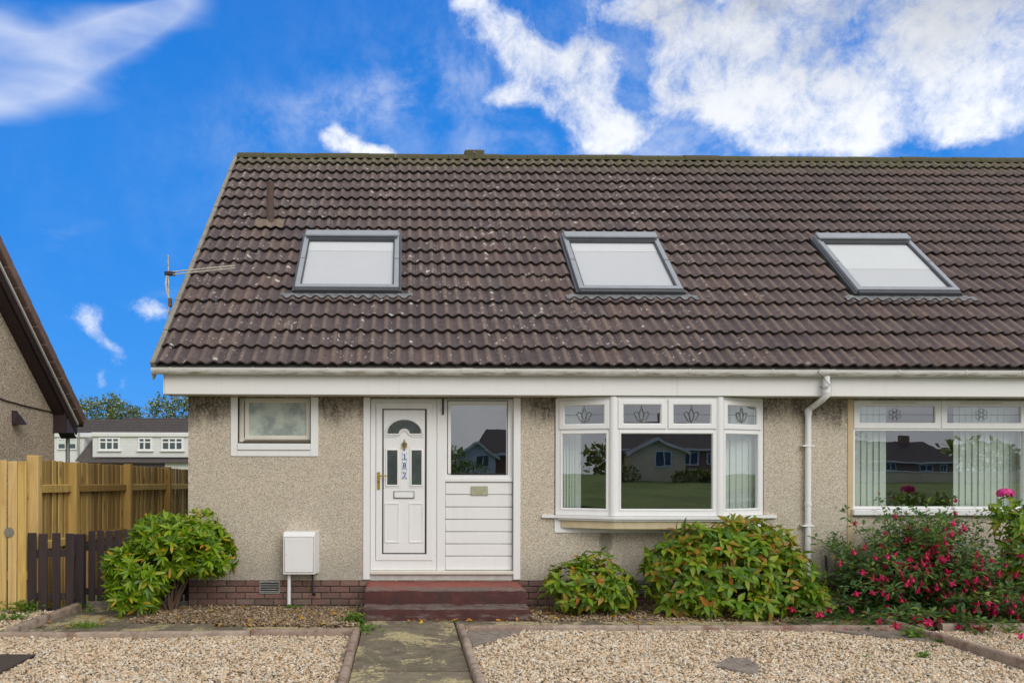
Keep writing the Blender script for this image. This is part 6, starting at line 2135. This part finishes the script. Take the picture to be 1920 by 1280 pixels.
# ================================================================== ACROSS THE ROAD (seen mirrored in the panes)
def bungalow(label, x0, x1, yf, zb, eave, ridge, m, wins, gable=None, depth=8.0):
    b = thing('bungalow', ((x0 + x1) / 2, yf, zb), label, 'house', 'houses across the road mirrored in the windows')
    MB().box(x0, x1, yf - depth, yf, zb - 0.5, eave, 0).build('wall', m, b)
    yc = yf - depth / 2
    g = MB()
    o = 0.35
    g.add([(x0 - o, yf + o, eave - .12), (x1 + o, yf + o, eave - .12), (x1 + o - .9, yc, ridge), (x0 - o + .9, yc, ridge), (x0 - o, yf - depth - o, eave - .12), (x1 + o, yf - depth - o, eave - .12)],
          [(0, 1, 2, 3), (5, 4, 3, 2), (0, 3, 4), (1, 5, 2)])
    rf = g.build('roof', M['far_roof'], b)
    MB().box(x0 * .3 + x1 * .7 - .4, x0 * .3 + x1 * .7 + .4, yc - .3, yc + .3, ridge - .4, ridge + .7, 0).build('chimney', m, rf)
    MB().box(x0 - o, x1 + o, yf + o, yf + o + .05, eave - .28, eave - .1, 0).build('fascia', M['far_white'], b)
    for a, c, z0, z1 in wins:
        w = part_empty('window', b)
        MB(Matrix.Translation((0, 2 * yf, 0)) @ Matrix.Scale(-1, 4, (0, 1, 0))).frame(a, c, z0, z1, 0.09, yf - 0.06, 0.08, 0).build('frame', M['upvc'], w)
        MB().box(a + .08, c - .08, yf + .01, yf + .02, z0 + .08, z1 - .08, 0).build('pane', M['far_glass'], w)
        MB().box((a + c) / 2 - .05, (a + c) / 2 + .05, yf + .02, yf + .06, z0 + .08, z1 - .08, 0).build('glazing_bar', M['upvc'], w)
    if gable:
        ga, gb, gy, gz, gm = gable
        MB().box(ga, gb, yf + .01, gy, zb - .5, eave - .3, 0).build('porch_wall', gm, b)
        gc = (ga + gb) / 2
        MB().add([(ga, gy, eave - .3), (gb, gy, eave - .3), (gc, gy, gz - .1)], [(0, 1, 2)]).build('porch_wall', gm, b)
        MB().add([(ga - .3, gy + .3, eave - .45), (gc, gy + .3, gz), (gc, yf - 1, gz), (ga - .3, yf - 1, eave - .45), (gb + .3, gy + .3, eave - .45), (gb + .3, yf - 1, eave - .45)], [(0, 1, 2, 3), (1, 4, 5, 2)]).build('porch_roof', M['far_roof'], b)
        pw = part_empty('window', b)
        wa, wb = gc - 0.1, gc + 1.0
        MB().box(wa, wb, gy + .005, gy + .06, zb + .95, zb + 2.0, 0).build('frame', M['upvc'], pw)
        for q in range(2):
            MB().box(wa + .08 + q * .5, wa + .50 + q * .5, gy + .061, gy + .07, zb + 1.03, zb + 1.92, 0).build('pane', M['far_glass'], pw)
        for sgn, xa in ((-1, ga - .3), (1, gb + .3)):
            MB().add([(xa, gy + .32, eave - .62), (gc, gy + .32, gz - .18), (gc, gy + .32, gz + .03), (xa, gy + .32, eave - .40), (xa, gy + .26, eave - .62), (gc, gy + .26, gz - .18), (gc, gy + .26, gz + .03), (xa, gy + .26, eave - .40)],
                     [(0, 1, 2, 3), (7, 6, 5, 4), (3, 2, 6, 7), (0, 4, 5, 1)]).build('porch_bargeboard', M['far_white'], b)
    return b


bungalow('cream bungalow with low gable mirrored in the bay window', 13.0, 21.6, -36.0, 0.85, 3.15, 5.0, M['far_brick'], [(17.2, 18.2, 1.8, 2.85), (18.9, 20.0, 1.9, 2.8), (20.6, 21.2, 1.9, 2.7)], (14.9, 18.6, -34.6, 3.75, M['far_cream']))
bungalow('pale-walled house with porch gable mirrored in the door side light', 6.4, 15.0, -45.0, 0.8, 3.0, 4.9, M['far_brick'], [(8.6, 9.8, 1.6, 2.6)], (4.2, 7.2, -43.6, 3.7, M['far_white']))
bungalow('dark brick bungalow mirrored in the beige-edged window', 51.0, 61.0, -70.0, 0.4, 2.70, 4.9, M['far_brick'], [(57.4, 59.0, 1.45, 2.35), (59.6, 60.5, 1.45, 2.35), (53.4, 54.6, 1.45, 2.35)])
bungalow('long grey-roofed bungalow down the road opposite', 24.0, 34.0, -42.0, 0.8, 3.1, 5.0, M['far_cream'], [(25.5, 27.0, 1.7, 2.7), (30.0, 31.5, 1.7, 2.7)])
bungalow('brown bungalow opposite the rhododendron corner', -14.0, -3.5, -40.0, 0.8, 3.1, 5.3, M['far_brick'], [(-12.0, -10.5, 1.7, 2.7), (-7.5, -6.0, 1.7, 2.7)])
hg = thing('hedge', (1.0, -33, 0.8), 'dark clipped hedge across the road mirrored in the side light', 'hedge')
P, D, r = crown_points([(-1.0, -33, 1.6, 2.6, .8, 1.0), (2.2, -33, 1.9, 2.2, .9, 1.3), (4.2, -33, 1.3, 1.4, .7, .8)], 2200, .5)
foliage(hg, 'leaf', M['fuchsia_leaf'], [leaf_shape(1.0, 0.55, 0.1, 0.1, 1)], frames(P, D + rng.normal(0, .4, P.shape), rng.normal(size=P.shape), rng.uniform(.15, .3, len(P))), 0)
MB().tube([(1, -33, .5), (1, -33, 1.4)], 0.1, 6).build('stem', M['bark'], hg)
for lb, cx_, cy_, lobes_ in (('rough hedge before the cream bungalow across the road', 12.5, -33.5, [(11.0, -33.5, 1.3, 1.3, .7, .7), (13.0, -33.5, 1.45, 1.4, .7, .9), (14.4, -33.5, 1.2, .9, .6, .6)]),
                             ('low brown hedge before the windows of the cream bungalow', 19.5, -33.2, [(18.6, -33.2, 1.05, 1.3, .6, .5), (20.6, -33.2, 1.1, 1.5, .6, .55)]),
                             ('tall dark conifers beside the far dark brick bungalow', 49.0, -66.0, [(48.4, -66, 3.0, 1.2, 1.2, 2.6), (49.8, -66, 2.2, 1.2, 1.2, 1.8), (62.5, -66, 2.5, 2.0, 1.2, 2.2)])):
    h_ = thing('hedge', (cx_, cy_, 0.8), lb, 'hedge')
    P, D, r = crown_points(lobes_, 1500, .5)
    foliage(h_, 'leaf', M['treeleaf'], [leaf_shape(1.0, 0.55, 0.1, 0.1, 1)], frames(P, D + rng.normal(0, .4, P.shape), rng.normal(size=P.shape), rng.uniform(.15, .3, len(P))), 0)
    MB().tube([(cx_, cy_, .4), (cx_, cy_, 1.3)], 0.1, 6).build('stem', M['bark'], h_)
fb = thing('garden_wall', (26, -33, 0.8), 'low pale block wall along the lawn across the road', 'wall')
MB().box(22, 44, -33.1, -32.9, 0.6, 1.45, 0.02).build('wall', M['far_cream'], fb)
MB().box(21.9, 44.1, -33.15, -32.85, 1.451, 1.52, 0.02).build('coping', M['far_white'], fb)

# far treeline closing the view across the road
n_ = 9000
X_ = rng.uniform(-70, 130, n_)
top_ = 2.6 + 1.6 * np.sin(X_ * 0.13) * np.sin(X_ * 0.041 + 1) + 1.2 * np.sin(X_ * 0.37 + 2) + 0.5 * np.sin(X_ * 1.1)
P = np.stack([X_, -98 + rng.normal(0, 1.5, n_), 0.8 + (np.maximum(top_, 0.9)) * rng.random(n_) ** 0.7], 1)
Mx = frames(P, unit(rng.normal(size=(n_, 3))), rng.normal(size=(n_, 3)), rng.uniform(.7, 1.5, n_))
V, F = leaf_shape(1.0, 0.6, 0.1, 0.1, 1)
v = (np.einsum('nij,kj->nki', Mx[:, :3, :3], V) + Mx[:, None, :3, 3]).reshape(-1, 3)
f = (F[None] + (np.arange(n_) * len(V))[:, None, None]).reshape(-1, 3)
o = bpy.data.objects.new('treeline', fast_mesh('treeline', v, f, M['treeleaf'], np.repeat(rng.random(n_), len(V))))
COL.objects.link(o)
tag(o, 'far line of trees beyond the houses across the road', 'trees', None, 'stuff')
